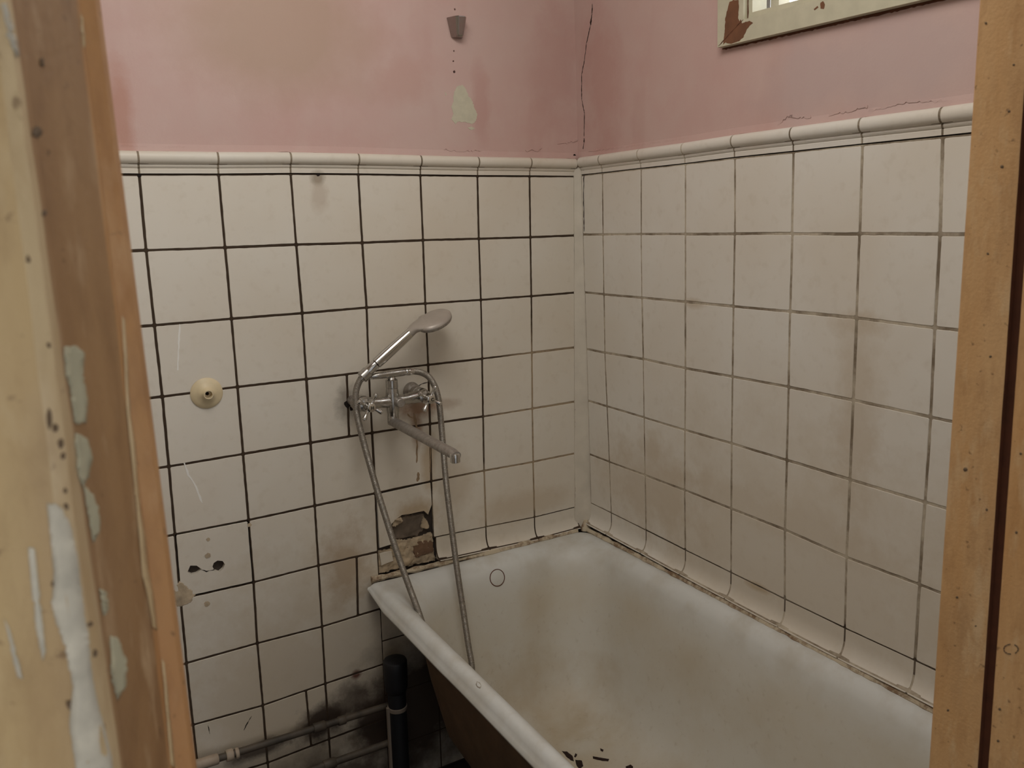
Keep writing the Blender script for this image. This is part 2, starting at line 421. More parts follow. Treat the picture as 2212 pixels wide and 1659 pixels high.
def slab(mb, fn, loop, z0, z1, holes=(), mi=0, hole_mi=None, bevel=0.0):
    """plate whose front face lies at offset z1 and back at z0 of surface fn(a,b,off); 2D loops; holes are open"""
    bm = bmesh.new()
    def ring(lp):
        vs = [bm.verts.new((p[0], p[1], 0)) for p in lp]
        return vs, [bm.edges.new((vs[i], vs[(i + 1) % len(vs)])) for i in range(len(vs))]
    rings = []
    ins = loop
    if bevel:
        ins = inset2(loop, bevel)
    vs, es = ring(ins); alle = list(es); rings.append(vs)
    for h in holes:
        v2, e2 = ring(h); alle += e2; rings.append(v2)
    bmesh.ops.triangle_fill(bm, use_beauty=True, use_dissolve=False, edges=alle)
    bm.verts.index_update()
    vv = [v.co.copy() for v in bm.verts]; ff = [tuple(v.index for v in f.verts) for f in bm.faces]
    idx = [[v.index for v in r_] for r_ in rings]
    bm.free()
    mb.add([fn(p.x, p.y, z1) for p in vv], ff, mi)
    def wall(la, oa, lb, ob, m_):
        n = len(la)
        mb.add([fn(p[0], p[1], oa) for p in la] + [fn(p[0], p[1], ob) for p in lb],
               [(i, (i + 1) % n, n + (i + 1) % n, n + i) for i in range(n)], m_)
    if bevel:
        wall(ins, z1, loop, z1 - bevel, mi); wall(loop, z1 - bevel, loop, z0, mi)
    else: wall(loop, z1, loop, z0, mi)
    for h in holes: wall(h, z1, h, z0 - 0.004, mi if hole_mi is None else hole_mi)
def inset2(loop, d):
    n = len(loop); A = sum(loop[i][0] * loop[(i + 1) % n][1] - loop[(i + 1) % n][0] * loop[i][1] for i in range(n))
    s = 1 if A > 0 else -1; out = []
    for i in range(n):
        p0, p1, p2 = (Vector(loop[i - 1][:2]), Vector(loop[i][:2]), Vector(loop[(i + 1) % n][:2]))
        a = (p1 - p0); b_ = (p2 - p1)
        if a.length < 1e-9 or b_.length < 1e-9: out.append(p1); continue
        a.normalize(); b_.normalize()
        na = Vector((-a.y, a.x)) * s; nb = Vector((-b_.y, b_.x)) * s
        k = na + nb; k = k / max(0.3, k.dot(na)) if k.length > 1e-6 else na
        out.append(p1 + k * d)
    return out
def circ(c, r, n=14, jit=0.0, sx=1.0, seed=1):
    rr = random.Random(seed)
    return [(c[0] + sx * r * math.cos(2 * math.pi * k / n) * (1 + rr.uniform(-jit, jit)),
             c[1] + r * math.sin(2 * math.pi * k / n) * (1 + rr.uniform(-jit, jit))) for k in range(n)]
def chip(mb, fn, loop2, off, thick, amp=0.0, step=0.004, seed=0, mi=0, rough=0.0, res=None):
    """thin ragged piece lying on a surface, optionally lumpy on top"""
    lp = jag([Vector(p) for p in loop2], amp, step, seed) if amp else [Vector(p) for p in loop2]
    if not rough:
        slab(mb, fn, [(p.x, p.y) for p in lp], off, off + thick, mi=mi); return
    xs = [p.x for p in lp]; ys = [p.y for p in lp]; res = res or 0.003
    def inside(x, y):
        c = False; n = len(lp); j = n - 1
        for i in range(n):
            if (lp[i].y > y) != (lp[j].y > y) and x < (lp[j].x - lp[i].x) * (y - lp[i].y) / (lp[j].y - lp[i].y) + lp[i].x: c = not c
            j = i
        return c
    nx = int((max(xs) - min(xs)) / res) + 2; ny = int((max(ys) - min(ys)) / res) + 2
    vid = {}; vs = []; fs = []
    ins = [[inside(min(xs) + (i - .5) * res, min(ys) + (j - .5) * res) for j in range(ny + 2)] for i in range(nx + 2)]
    def cellin(i, j): return 0 <= i < nx + 1 and 0 <= j < ny + 1 and ins[i + 1][j + 1]
    def vert(i, j):
        if (i, j) in vid: return vid[(i, j)]
        x = min(xs) + i * res; y = min(ys) + j * res
        cnt = sum(cellin(i - a, j - b_) for a in (0, 1) for b_ in (0, 1))
        if cnt == 4:
            h = off + thick * (0.7 + rough * noise.fractal(Vector((x * 60, y * 60, seed)), 1.0, 2.0, 4))
            h = max(h, off + 0.1 * thick)
        else: h = off - 0.0005
        x += res * 0.35 * noise.noise(Vector((x * 300, y * 300, seed + 5))); y += res * 0.35 * noise.noise(Vector((x * 300, y * 300, seed + 9)))
        vs.append(fn(x, y, h)); vid[(i, j)] = len(vs) - 1; return vid[(i, j)]
    for i in range(nx):
        for j in range(ny):
            if cellin(i, j): fs.append((vert(i, j), vert(i + 1, j), vert(i + 1, j + 1), vert(i, j + 1)))
    mb.add(vs, fs, mi)
def strip(mb, fn, pts, width, off, thick, amp=0.3, seed=0, mi=0, step=0.006):
    """thin wavy line (crack, peeling edge) in 2D surface coordinates"""
    r = random.Random(seed); P = resample([Vector((p[0], p[1], 0)) for p in pts], step)
    L = []; R_ = []
    for i, p in enumerate(P):
        t = (P[min(i + 1, len(P) - 1)] - P[max(i - 1, 0)]).normalized(); n = Vector((-t.y, t.x, 0))
        wv = width * (1 + r.uniform(-amp, amp) * 2) * (0.35 if i in (0, len(P) - 1) else 1)
        q = p + n * r.uniform(-amp, amp) * width
        L.append(q + n * wv / 2); R_.append(q - n * wv / 2)
    k = len(P)
    vs = [fn(q.x, q.y, off + thick) for q in L] + [fn(q.x, q.y, off + thick) for q in R_] + [fn(q.x, q.y, off) for q in L] + [fn(q.x, q.y, off) for q in R_]
    fs = []
    for i in range(k - 1):
        fs += [(i, i + 1, k + i + 1, k + i), (2 * k + i, 2 * k + i + 1, i + 1, i), (k + i, k + i + 1, 3 * k + i + 1, 3 * k + i)]
    mb.add(vs, fs, mi)
def l2(u, v): p = PL(u, v); return (p.x, p.z)
def r2(u, v): p = PR(u, v); return (p.y, p.z)

# ================================================================== SETTING
ZC = H0 + 0.95; YD = -1.42; XF = -1.95; TW = 0.08     # ceiling, door wall face, far side wall, wall thickness
P = 0.152
# measured crossings of the grout lines
LG = {0:[(301,377),(472,377),(628,375.5),(774,376.5),(908,378.5),(1031.5,380),(1144,380.5)],
1:[(316,541),(486,535),(640,528.5),(782.6,524.5),(914,519),(1034.5,516),(1146,512.7)],
2:[(334,703),(500,689),(653,677),(792,665),(919,656),(1039,648),(1148,640)],
3:[(351,857),(513,836),(662,819),(797,803),(925,788),(1042,775),(1149,762)],
4:[(365,1008),(525,981),(671,957),(804,935),(929,916),(1044,900),(1150,883)],
5:[(378,1155),(537,1124),(680,1093),(811,1066),(932,1040),(1046,1017),(1152,998)],
6:[(390,1294),(548,1258),(688,1222),(817,1192),(936,1162),(1050,1139),(1155,1118)],
7:[(403,1433),(556,1390),(696,1354),(823,1315),None,None,None],
8:[(417,1566),(568,1524),(703,1477),None,None,None,None]}
RG = {0:[(1300.8,374),(1384.5,364.5),(1480,354.3),(1587,341),(1714,328),(1862.5,312.5),(2036,295)],
1:[(1302,506.7),(1384.5,506),(1480,506),(1587,505.5),(1711,505),(1856.5,505.5),(2030,506.5)],
2:[(1304,636),(1386,643),(1480,652),(1584,662),(1706,673),(1850,687),(2019,708)],
3:[(1306,762),(1389,776),(1480,796),(1582,814),(1703,836),(1843,865),(2010,901.5)],
4:[(1311,878),(1391,902),(1479,929),(1580,958),(1699,994),(1836,1036),(1998,1085)],
5:[(1316,998),(1393,1026.5),(1478.5,1059),(1579,1099),(1695,1144.6),(1828.3,1204),(1986,1263)],
6:[(1320,1108.5),(1395,1146),(1480,1189),(1578.5,1237.5),(1695,1295),(1824.7,1357.7),(1975.8,1427.5)]}
def gridL(i, j):          # i = -6..0 measured
    g = LG.get(j)
    if g and -6 <= i <= 0 and g[i + 6]: return Vector(l2(*g[i + 6]))
    if i < -6: q = gridL(-6, j); return q + Vector((P * (i + 6), 0))
    if i > 0: q = gridL(0, j); return Vector((-0.012, q.y + 0.001))
    if j > 8 or not g: q = gridL(i, 8 if i <= -4 else 7); return q + Vector((0, -P * (j - (8 if i <= -4 else 7))))
    q = gridL(i, j - 1); return q + Vector((0, -P))
def gridR(i, j):          # i = -1 is the corner strip
    if i == -1: q = gridR(0, j); return Vector((-0.012, q.y))
    if i > 6: q = gridR(6, j); return q + Vector((-P * (i - 6), 0))
    if j > 6: q = gridR(i, 6); return q + Vector((0, -P * (j - 6)))
    return Vector(r2(*RG[j][i]))
OB = 0.0      # tile face offset
GR = -0.0010  # grout offset

def tiling(name_tiles, name_grout, wall, fn, grid, irange, jrange, tm, gm, gap, skip=(), split={}, holes={}, custom={}):
    T = MB(); G = MB(); rr = random.Random(3)
    for j in jrange:
        for i in irange:
            if (i, j) in skip: continue
            q = [grid(i, j + 1), grid(i + 1, j + 1), grid(i + 1, j), grid(i, j)]
            if fn is WR: q = [grid(i + 1, j + 1), grid(i, j + 1), grid(i, j), grid(i + 1, j)]
            pieces = [q]
            if (i, j) in split:
                t = split[(i, j)]; a = q[0].lerp(q[1], t[0]); b_ = q[3].lerp(q[2], t[1])
                pieces = [[q[0], a, b_, q[3]], [a, q[1], q[2], b_]]
            G.add([fn(p.x, p.y, GR) for p in q], [(0, 1, 2, 3)])
            if (i, j) in holes: G.f.pop(); G.m.pop()
            for q2 in pieces:
                g2 = gap * rr.uniform(0.42, 0.56)
                lp = inset2([tuple(p) for p in q2], g2)
                lp2 = []
                for k in range(4):            # slightly nipped corners
                    c = lp[k]; pr = lp[k - 1]; nx = lp[(k + 1) % 4]
                    lp2 += [c + (pr - c).normalized() * 0.0018, c + (nx - c).normalized() * 0.0018]
                tilt = rr.uniform(-0.0004, 0.0004)
                lp3 = []
                for k in range(8):
                    a, b_ = lp2[k], lp2[(k + 1) % 8]; L = (b_ - a).length; m_ = max(1, int(L / 0.011)); lp3.append(a)
                    if m_ > 1:
                        nn_ = Vector((-(b_ - a).y, (b_ - a).x)) / L
                        for e in range(1, m_): lp3.append(a.lerp(b_, e / m_) + nn_ * rr.uniform(-0.00035, 0.00035))
                lp2 = lp3
                slab(T, fn, [tuple(p) for p in lp2], -0.007, OB + tilt, holes=holes.get((i, j), ()), bevel=0.0007)
    for args in custom.get('extra', ()): slab(T, fn, *args)
    t = T.build(name_tiles, tm, wall); g = G.build(name_grout, gm, wall)
    return t, g

# ---- left wall (faces the camera), with drilled holes in the paint
def walllabel(o): tag(o, kind='structure'); return o
topL = 0.046
A = MB()
pin_holes = [circ(l2(u, v), r, 12, 0.12, 1, k) for k, (u, v, r) in enumerate([(983, 20, 0.0022), (981, 110, 0.0019), (980, 132, 0.0021), (982, 155, 0.0032)])]
slab(A, WL, [(XF, H0 + 0.035), (0.02, H0 + 0.035), (0.02, ZC), (XF, ZC)], -0.010, -0.001, holes=pin_holes, mi=0)
A.add([WL(XF, 0, -0.011), WL(0.14, 0, -0.011), WL(0.14, ZC, -0.011), WL(XF, ZC, -0.011),
       WL(XF, 0, -0.10), WL(0.14, 0, -0.10), WL(0.14, ZC, -0.10), WL(XF, ZC, -0.10)],
      [(0,3,2,1),(4,5,6,7),(0,1,5,4),(1,2,6,5),(2,3,7,6),(3,0,4,7)], 1)
wall_left = walllabel(A.build('wall_left', [M['pink_left'], M['cement']]))
drill = {(-6, 5): [[Vector(l2(u, v)) for (u, v) in pp] for pp in (
    [(411,1222),(425,1222),(436,1230),(424,1239),(415,1241),(405,1236)],
    [(459,1224),(462,1216),(470,1211),(481,1212),(486,1219),(482,1229),(474,1236),(464,1233)])]}
skipL = {(-3, 5), (-2, 6), (-3, 6), (-1, 6), (0, 6), (-2, 7), (-1, 7), (0, 7), (-3, 7), (-3, 8), (-2, 8), (-1, 8), (0, 8)}
splitL = {(-4, 3): (0.62, 0.64), (-4, 6): (0.60, 0.63), (-5, 8): (0.70, 0.68)}
hg = {(-6, 5): drill[(-6, 5)]}
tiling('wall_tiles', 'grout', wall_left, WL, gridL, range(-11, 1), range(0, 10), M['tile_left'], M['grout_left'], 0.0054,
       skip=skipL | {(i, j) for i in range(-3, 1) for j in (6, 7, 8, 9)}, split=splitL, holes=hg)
# tiles under the bath, laid half a course lower
B = MB(); G = MB()
x0 = l2(823, 1350)[0]; zs = [H0 - 1.0, PL(824, 1386).z, PL(824, 1386).z - P, PL(824, 1386).z - 2 * P, 0.01]
for c in range(5):
    for z1, z0 in zip(zs, zs[1:]):
        q = [(x0 + c * P, z0), (x0 + (c + 1) * P, z0), (x0 + (c + 1) * P, z1), (x0 + c * P, z1)]
        if q[1][0] > 0.02: q[1] = (0.03, q[1][1]); q[2] = (0.03, q[2][1])
        slab(B, WL, [tuple(p) for p in inset2(q, 0.0018)], -0.007, 0.0, bevel=0.0007)
        G.add([WL(a, b_, GR) for a, b_ in q], [(0, 1, 2, 3)])
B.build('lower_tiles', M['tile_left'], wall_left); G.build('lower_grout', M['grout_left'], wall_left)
# remains of the broken tile above the bath and the plaster behind it
T = MB()
slab(T, WL, [l2(*p) for p in [(814,1069),(930,1043),(933,1090),(925,1112),(916,1104),(905,1106),(888,1110),(868,1113),(856,1122),(846,1132),(842,1150),(846,1176),(820,1184)]], -0.007, 0.0, bevel=0.0007)
slab(T, WL, [l2(*p) for p in [(820,1196),(846,1190),(850,1212),(838,1216),(824,1222)]], -0.007, 0.0, bevel=0.0007)
T.build('broken_tile', M['tile_left'], wall_left)
Pz = MB()
chip(Pz, WL, [l2(*p) for p in [(772,1206),(822,1192),(846,1186),(880,1178),(934,1166),(942,1200),(942,1214),(880,1226),(790,1250),(780,1236)]], -0.009, 0.008, 0.003, 0.006, 1, 0, 0.5, 0.0025)
chip(Pz, WL, [l2(*p) for p in [(843,1150),(850,1166),(880,1168),(915,1158),(934,1150),(938,1172),(880,1184),(846,1190)]], -0.008, 0.010, 0.002, 0.004, 2, 0, 0.4, 0.002)
chip(Pz, WL, [l2(*p) for p in [(915,1113),(921,1122),(927,1128),(930,1140),(924,1144),(910,1142)]], -0.008, 0.009, 0.001, 0.004, 3, 0, 0.3, 0.002)
chip(Pz, WL, [l2(*p) for p in [(850,1122),(868,1116),(870,1130),(856,1140),(848,1138)]], -0.008, 0.011, 0.001, 0.004, 4, 0, 0.9, 0.0016)
Pz.build('rough_plaster', M['rough_plaster'], wall_left, True, 'crumbling tan plaster around the broken tile')
Pz = MB()
chip(Pz, WL, [l2(*p) for p in [(846,1118),(918,1110),(920,1146),(905,1160),(850,1170),(842,1150)]], -0.0105, 0.006, 0.002, 0.005, 5, 0, 0.4, 0.003)
Pz.build('exposed_mortar', M['grey_mortar'], wall_left, True)
Pz = MB()
chip(Pz, WL, [l2(*p) for p in [(894,1171),(928,1164),(936,1172),(938,1192),(922,1198),(900,1206),(894,1196)]], -0.003, 0.0035, 0.001, 0.004, 6, 0, 0.3, 0.002)
Pz.build('brown_mortar_patch', M['brown_mortar'], wall_left, True)
# chipped paint patch
Pz = MB()
patch = [(987,186),(1000,183),(1007,192),(1012,206),(1020,218),(1026,234),(1031,246),(1029,262),(1020,268),(1008,264),(990,262),(984,268),(975,258),(980,246),(976,232),(980,216),(981,200),(984,192)]
chip(Pz, WL, [l2(*p) for p in patch], -0.001, 0.0006, 0.0016, 0.003, 7)
chip(Pz, WL, [l2(*p) for p in [(1010,276),(1020,273),(1026,278),(1018,281)]], -0.001, 0.0006, 0.0008, 0.003, 8)
chip(Pz, WL, [l2(*p) for p in [(961,198),(965,203),(963,207)]], -0.001, 0.0006, 0.0003, 0.003, 9)
Pz.build('bare_plaster_patch', M['old_plaster'], wall_left, False, 'pale plaster patch where pink paint has come off')
Pz = MB()
chip(Pz, WL, [l2(*p) for p in [(372,1268),(388,1256),(402,1262),(414,1274),(422,1284),(416,1300),(398,1310),(380,1310),(368,1296)]], -0.001, 0.002, 0.002, 0.004, 10, 0, 0.5, 0.002)
for k, (u, v, r) in enumerate([(447,1304,0.006), (449,1200,0.006), (539,1134,0.0045), (450,1165,0.004)]):
    chip(Pz, WL, circ(l2(u, v), r, 12, 0.2, 1, k), 0.0, 0.0006)
Pz.build('filler_patch', M['rough_plaster'], wall_left, True)
Pz = MB()
for k, (ps, wd) in enumerate([([(372,545),(383,600),(389,640),(396,668)], 0.004), ([(390,950),(398,1000),(406,1025),(420,1045),(437,1086)], 0.0035), ([(388,700),(384,800)], 0.003)]):
    strip(Pz, WL, [l2(*q) for q in ps], wd, 0.0, 0.0002, 0.2, 80 + k, step=0.008)
Pz.build('pale_streak', plain('pale_streak', srgb(228, 224, 216), 0.4), wall_left)  # pale streaks running down the left tiles
# drilled hole by the trim, chipped edges, spots
Pz = MB()
for k, (u, v, r) in enumerate([(687,376,0.0042), (301,379,0.0035), (1241,336,0.004), (752,872,0.009), (760,882,0.006)]):
    chip(Pz, WL, circ(l2(u, v), r, 12, 0.2, 1, k), 0.0, 0.0004)
for k, (a, b_) in enumerate([((436,1232),(462,1232)), ((612,1563),(528,1577))]):
    pass
strip(Pz, WL, [l2(435,1231), l2(448,1234), l2(463,1230)], 0.0022, 0.0, 0.0004, 0.5, 3)
strip(Pz, WL, [l2(544,1547), l2(534,1562), l2(527,1578)], 0.0016, 0.0, 0.0004, 0.4, 4)
strip(Pz, WL, [l2(449,1567), l2(453,1585)], 0.0012, 0.0, 0.0004, 0.4, 5)
strip(Pz, WL, [l2(902,834), l2(912,829), l2(925,826)], 0.0022, 0.0, 0.0004, 0.3, 6)
Pz.build('drilled_hole', M['dark_hole'], wall_left)
Pz = MB()
for k, (ps, wd) in enumerate([([(894,892),(897,908),(900,925)], 0.008), ([(899,935),(901,960),(900,1000)], 0.006), ([(928,940),(930,970),(929,1020)], 0.004), ([(880,893),(884,900),(893,903)], 0.005), ([(903,1020),(902,1040)], 0.012)]):
    strip(Pz, WL, [l2(*q) for q in ps], wd * 0.7, 0.0, 0.00025, 0.16, 60 + k, step=0.006)
Pz.build('rust_drip', plain('rust_drip', srgb(158, 132, 102), 0.8, 0, 0.4, 60), wall_left)

# ---- right wall with window opening
WY0, WY1 = -0.545, -1.30; WZ0, WZ1 = H0 + 0.252, H0 + 0.80
B = MB()
def WRh(a, b_, o): return WR(a, b_, o)
win_loop = [(WY0, WZ0), (WY1, WZ0), (WY1, WZ1), (WY0, WZ1)]
slab(B, WR, [(YD, H0 + 0.035), (0.004, H0 + 0.035), (0.004, ZC), (YD, ZC)], -0.010, -0.001, holes=[win_loop])
slab(B, WR, [(-3.6, 0), (0.12, 0), (0.12, ZC), (-3.6, ZC)], -0.11, -0.011, holes=[win_loop], mi=1)
wall_right = walllabel(B.build('wall_right', [M['pink_right'], M['cement']]))
tiling('wall_tiles', 'grout', wall_right, WR, gridR, range(-1, 8), range(0, 6), M['tile_right'], M['grout_right'], 0.0056)
B = MB()
B.add([WR(-0.01, H0 - 0.9, GR), WR(YD, H0 - 0.9, GR), WR(YD, 0, GR), WR(-0.01, 0, GR)], [(0, 1, 2, 3)])
B.build('lower_render', M['grey_mortar'], wall_right)

# ---- cornice tiles along the top of the tiling
def prof_cornice():        # (height above line, offset from wall)
    pr = [(0.002, -0.004), (0.002, 0.0015), (0.0105, 0.002), (0.012, 0.0008), (0.0135, 0.003), (0.017, 0.0042), (0.0195, 0.003)]
    for k in range(9):
        a = -0.5 * math.pi + math.pi * k / 8 * 0.98
        pr.append((0.0325 + 0.0125 * math.sin(a), 0.003 + 0.0105 * math.cos(a)))
    pr += [(0.045, 0.0008), (0.046, -0.004)]
    return pr
def prof_cove(h):
    pr = [(0.0, -0.004), (-0.001, 0.0), (-h * 0.35, 0.0)]
    for k in range(1, 9):
        a = 0.5 * math.pi * k / 8
        pr.append((-h * 0.35 - (h * 0.62) * math.sin(a), 0.0 + 0.020 * (1 - math.cos(a))))
    pr += [(-h, 0.021), (-h - 0.002, 0.012), (-h - 0.002, -0.004)]
    return pr
def run_tiles(name, wall, fn, joints, prof, mat, gmat, gap=0.004, height_fn=None, grout_name='trim_grout'):
    T = MB(); G = MB(); rr = random.Random(5)
    for a, b_ in zip(joints, joints[1:]):
        d = (Vector(b_) - Vector(a)); L = d.length; t = d / L
        p0 = Vector(a) + t * gap / 2; p1 = Vector(b_) - t * gap / 2
        seg = 6; vs = []; n = len(prof)
        for k in range(seg + 1):
            q = p0.lerp(p1, k / seg)
            e = 0.0008 if k in (0, seg) else 0
            for (h, o) in prof: vs.append(fn(q.x, q.y + h, o - e))
        fs = []
        for k in range(seg):
            for m_ in range(n - 1): fs.append((k * n + m_, k * n + m_ + 1, (k + 1) * n + m_ + 1, (k + 1) * n + m_))
        fs += [tuple(range(n)), tuple(seg * n + m_ for m_ in range(n))]
        T.add(vs, fs)
        vs = []
        for q in (Vector(a) - t * 0.001, Vector(a).lerp(Vector(b_), 0.5), Vector(b_) + t * 0.001):
            for (h, o) in prof: vs.append(fn(q.x, q.y + h * 0.985, o - 0.0016))
        G.add(vs, [(k * n + m_, k * n + m_ + 1, (k + 1) * n + m_ + 1, (k + 1) * n + m_) for k in range(2) for m_ in range(n - 1)])
    T.build(name, mat, wall, True); G.build(grout_name, gmat, wall)
jl = [gridL(i, 0) for i in range(-11, 1)] + [Vector((-0.010, gridL(0, 0).y))]
run_tiles('cornice_tiles', wall_left, WL, jl, prof_cornice(), M['tile_left'], M['grout_trim'])
jr = [Vector((-0.012, gridR(0, 0).y))] + [gridR(i, 0) for i in range(0, 8)] + [Vector((YD, gridR(7, 0).y))]
run_tiles('cornice_tiles', wall_right, WR, jr, prof_cornice(), M['tile_right'], M['grout_right'])
# ---- cove tiles along the bath
hc = 0.058
jl = [Vector(l2(941, 1161)), gridL(-1, 6), gridL(0, 6), Vector((-0.006, gridL(0, 6).y + 0.002))]
run_tiles('cove_tiles', wall_left, WL, jl, prof_cove(hc), M['tile_left'], M['grout_left'])
jr = [Vector((-0.010, gridR(0, 6).y + 0.001))] + [gridR(i, 6) for i in range(0, 8)] + [Vector((YD, gridR(7, 6).y))]
run_tiles('cove_tiles', wall_right, WR, jr, prof_cove(hc), M['tile_right'], M['grout_right'])
# ---- mortar bead where bath meets walls
def bead(name, parent, pts, r, mat, seed, amp=0.35):
    B = MB(); Pp = resample([Vector(p) for p in pts], 0.006)
    rad = [r * (1 + amp * 2 * noise.noise(Vector((p.x * 40, p.y * 40, seed)))) for p in Pp]
    B.sweep(Pp, rad, 8); return B.build(name, mat, parent, True)
RZ = H0 - 0.975     # rim height
bead('rim_mortar', wall_right, [WR(-0.02, RZ + 0.000, 0.018), WR(-0.5, RZ + 0.001, 0.017), WR(YD, RZ + 0.001, 0.016)], 0.0065, M['seam'], 1)
bead('rim_filler', wall_left, [WL(-0.632, RZ + 0.003, 0.006), WL(-0.45, RZ + 0.003, 0.012), WL(-0.3, RZ + 0.001, 0.018), WL(-0.02, RZ + 0.001, 0.018)], 0.0075, M['seam'], 2)
# ---- corner strip, corner crack
B = MB(); B.lathe((0.014, -0.006, RZ - 0.004), (0, 0, 1), [(0, 0.016), (0.006, 0.015), (0.016, 0.011), (0.030, 0.005)], 16); B.build('corner_lump', M['seam'], wall_left, True)
B = MB()
zz = [RZ + 0.003 + k * (H0 + 0.04 - RZ) / 60 for k in range(61)]; vs = []
for k, z in enumerate(zz):
    wv = 0.0015 * noise.noise(Vector((z * 9, 1, 2)))
    pts = [WL(-0.015 + wv, z, -0.002), WL(-0.015 + wv, z, 0.002), WL(-0.007, z, 0.005), WR(-0.010, z, 0.006), WR(-0.013 + wv, z, 0.001), WR(-0.013 + wv, z, -0.002)]
    pts[2] = pts[1].lerp(pts[4], 0.35) + Vector((0.001, 0.001, 0)); pts[3] = pts[1].lerp(pts[4], 0.7) + Vector((0.001, 0.001, 0))
    vs += pts
B.add(vs, [(k * 6 + m_, k * 6 + m_ + 1, k * 6 + m_ + 7, k * 6 + m_ + 6) for k in range(60) for m_ in range(5)])
B.build('corner_filler', M['filler'], wall_left, True)
B = MB()
strip(B, WR, [r2(*p) for p in [(1262,345),(1261,420),(1262,500)]] , 0.002, 0.0005, 0.0006, 0.3, 11)
for a, b_, wd in [((1279,8),(1278,30),0.004), ((1278,30),(1275,55),0.006), ((1275,55),(1266,95),0.0032), ((1266,95),(1262,130),0.0025), ((1262,130),(1256,160),0.003), ((1256,160),(1256,215),0.003),
                  ((1256,215),(1262,245),0.0028), ((1262,245),(1261,295),0.0026), ((1261,298),(1261,308),0.006), ((1261,308),(1259,322),0.0025)]:
    strip(B, WR, [r2(*a), r2(*b_)], wd * 0.7, -0.001, 0.0005, 0.25, int(a[1]), step=0.004)
B.build('wall_crack', M['crack'], wall_right, False, 'dark crack running down beside the corner')
B = MB()     # crack down the corner strip
strip(B, WL, [(-0.0125 + 0.0008 * math.sin(k), H0 + 0.03 - k * 0.04) for k in range(0, 26)], 0.0012, 0.0015, 0.0008, 0.5, 13, step=0.004)
B.build('corner_crack', M['groove'], wall_left)
# peeling paint edges over the cornice
def peel(parent, fn, f2, ptsets, mat, nm, wd=0.0035):
    B = MB()
    for k, ps in enumerate(ptsets): strip(B, fn, [f2(*p) for p in ps], wd, -0.0012, 0.0016, 0.45, 20 + k, step=0.004)
    B.build(nm, mat, parent)
peel(wall_right, WR, r2, [[(1521,315),(1523,307),(1536,303),(1566,302)], [(1578,306),(1640,295),(1670,282),(1700,250),(1712,250)], [(1700,251),(1752,252)], [(1790,249),(1840,238),(1860,231),(1874,232)], [(1270,326),(1340,319),(1440,306),(1500,300),(1530,296)], [(1875,240),(1960,220),(2000,218),(2080,222)]], M['pink_right'], 'peeling_edge')
peel(wall_left, WL, l2, [[(262,315),(330,320),(400,318)], [(760,328),(800,330),(850,331)], [(960,322),(1000,326),(1040,324)], [(1135,325),(1150,322),(1160,326),(1169,317)], [(1205,312),(1220,308),(1248,303)], [(890,334),(930,336)]], M['pink_left'], 'peeling_edge')
# uneven lower edge of the pink paint lapping on the cornice
B = MB()
xs = [XF + k * 0.006 for k in range(int((0.0 - XF) / 0.006))]
def lap(B, fn, xs, zb, seed):
    vs = []
    for x in xs:
        d = 0.0035 * noise.fractal(Vector((x * 25, seed, 0)), 1, 2, 4); zz_ = zb(x)
        vs += [fn(x, zz_ + 0.0440 + d, -0.0002), fn(x, zz_ + 0.0446 + d, 0.0008), fn(x, zz_ + 0.052, 0.0004), fn(x, zz_ + 0.060, -0.0012)]
    B.add(vs, [(4 * k + m_, 4 * k + m_ + 1, 4 * k + m_ + 5, 4 * k + m_ + 4) for k in range(len(xs) - 1) for m_ in range(3)])
def zbL(x):
    i = max(-11, min(-1, int(math.floor((x - gridL(0, 0).x) / P)))); a = gridL(i, 0); b_ = gridL(i + 1, 0); return a.y + (b_.y - a.y) * (x - a.x) / (b_.x - a.x)
def zbR(y):
    i = max(0, min(6, int((gridR(0, 0).x - y) / P))); a = gridR(i, 0); b_ = gridR(i + 1, 0); return a.y + (b_.y - a.y) * (y - a.x) / (b_.x - a.x)
lap(B, WL, xs, zbL, 1); B.build('paint_lap', M['pink_left'], wall_left, True)
B = MB(); lap(B, WR, [-0.004 - k * 0.006 for k in range(235)], zbR, 2); B.build('paint_lap', M['pink_right'], wall_right, True)

# ---- ceiling, floor, other walls
B = MB(); B.box((-3.2, -3.6, ZC), (0.2, 0.1, ZC + 0.1)); walllabel(B.build('ceiling', M['ceiling']))
B = MB(); B.box((-3.2, -3.6, -0.1), (0.2, 0.1, 0.0)); walllabel(B.build('floor', M['floor']))
B = MB(); B.box((XF - 0.1, YD - TW, 0), (XF, 0.02, ZC)); walllabel(B.build('wall_side', M['tile_left']))

# ---- window
wf = tag(empty('window_1', WR(-0.9, H0 + 0.5, 0)), kind='structure')
def frame_bar(B, a0, a1, b0, b1, o0, o1, mi=0):       # a: inner edge ends, b: outer edge ends (2D y,z)
    B.hexa([WR(*b0, o0), WR(*b1, o0), WR(*a1, o0), WR(*a0, o0), WR(*b0, o1), WR(*b1, o1), WR(*a1, o1), WR(*a0, o1)], mi)
oc = Vector(r2(1562, 104)); oc2 = Vector(r2(2045, -7)); ic = Vector(r2(1600, 40))
sl = (oc2.y - oc.y) / (oc2.x - oc.x)                  # the frame hangs a little crooked
def fr(y, h): return (y, oc.y + sl * (y - oc.x) + h)
Y1 = -1.33; TT = 0.60
fw = 0.040; fy = 0.070
B = MB()
frame_bar(B, fr(oc.x - fy, fw), fr(Y1 + fy, fw), fr(oc.x, 0), fr(Y1, 0), -0.002, 0.016)
frame_bar(B, fr(oc.x - fy, TT - fw), fr(oc.x - fy, fw), fr(oc.x, TT), fr(oc.x, 0), -0.002, 0.0158)
frame_bar(B, fr(Y1 + fy, TT - fw), fr(oc.x - fy, TT - fw), fr(Y1, TT), fr(oc.x, TT), -0.002, 0.016)
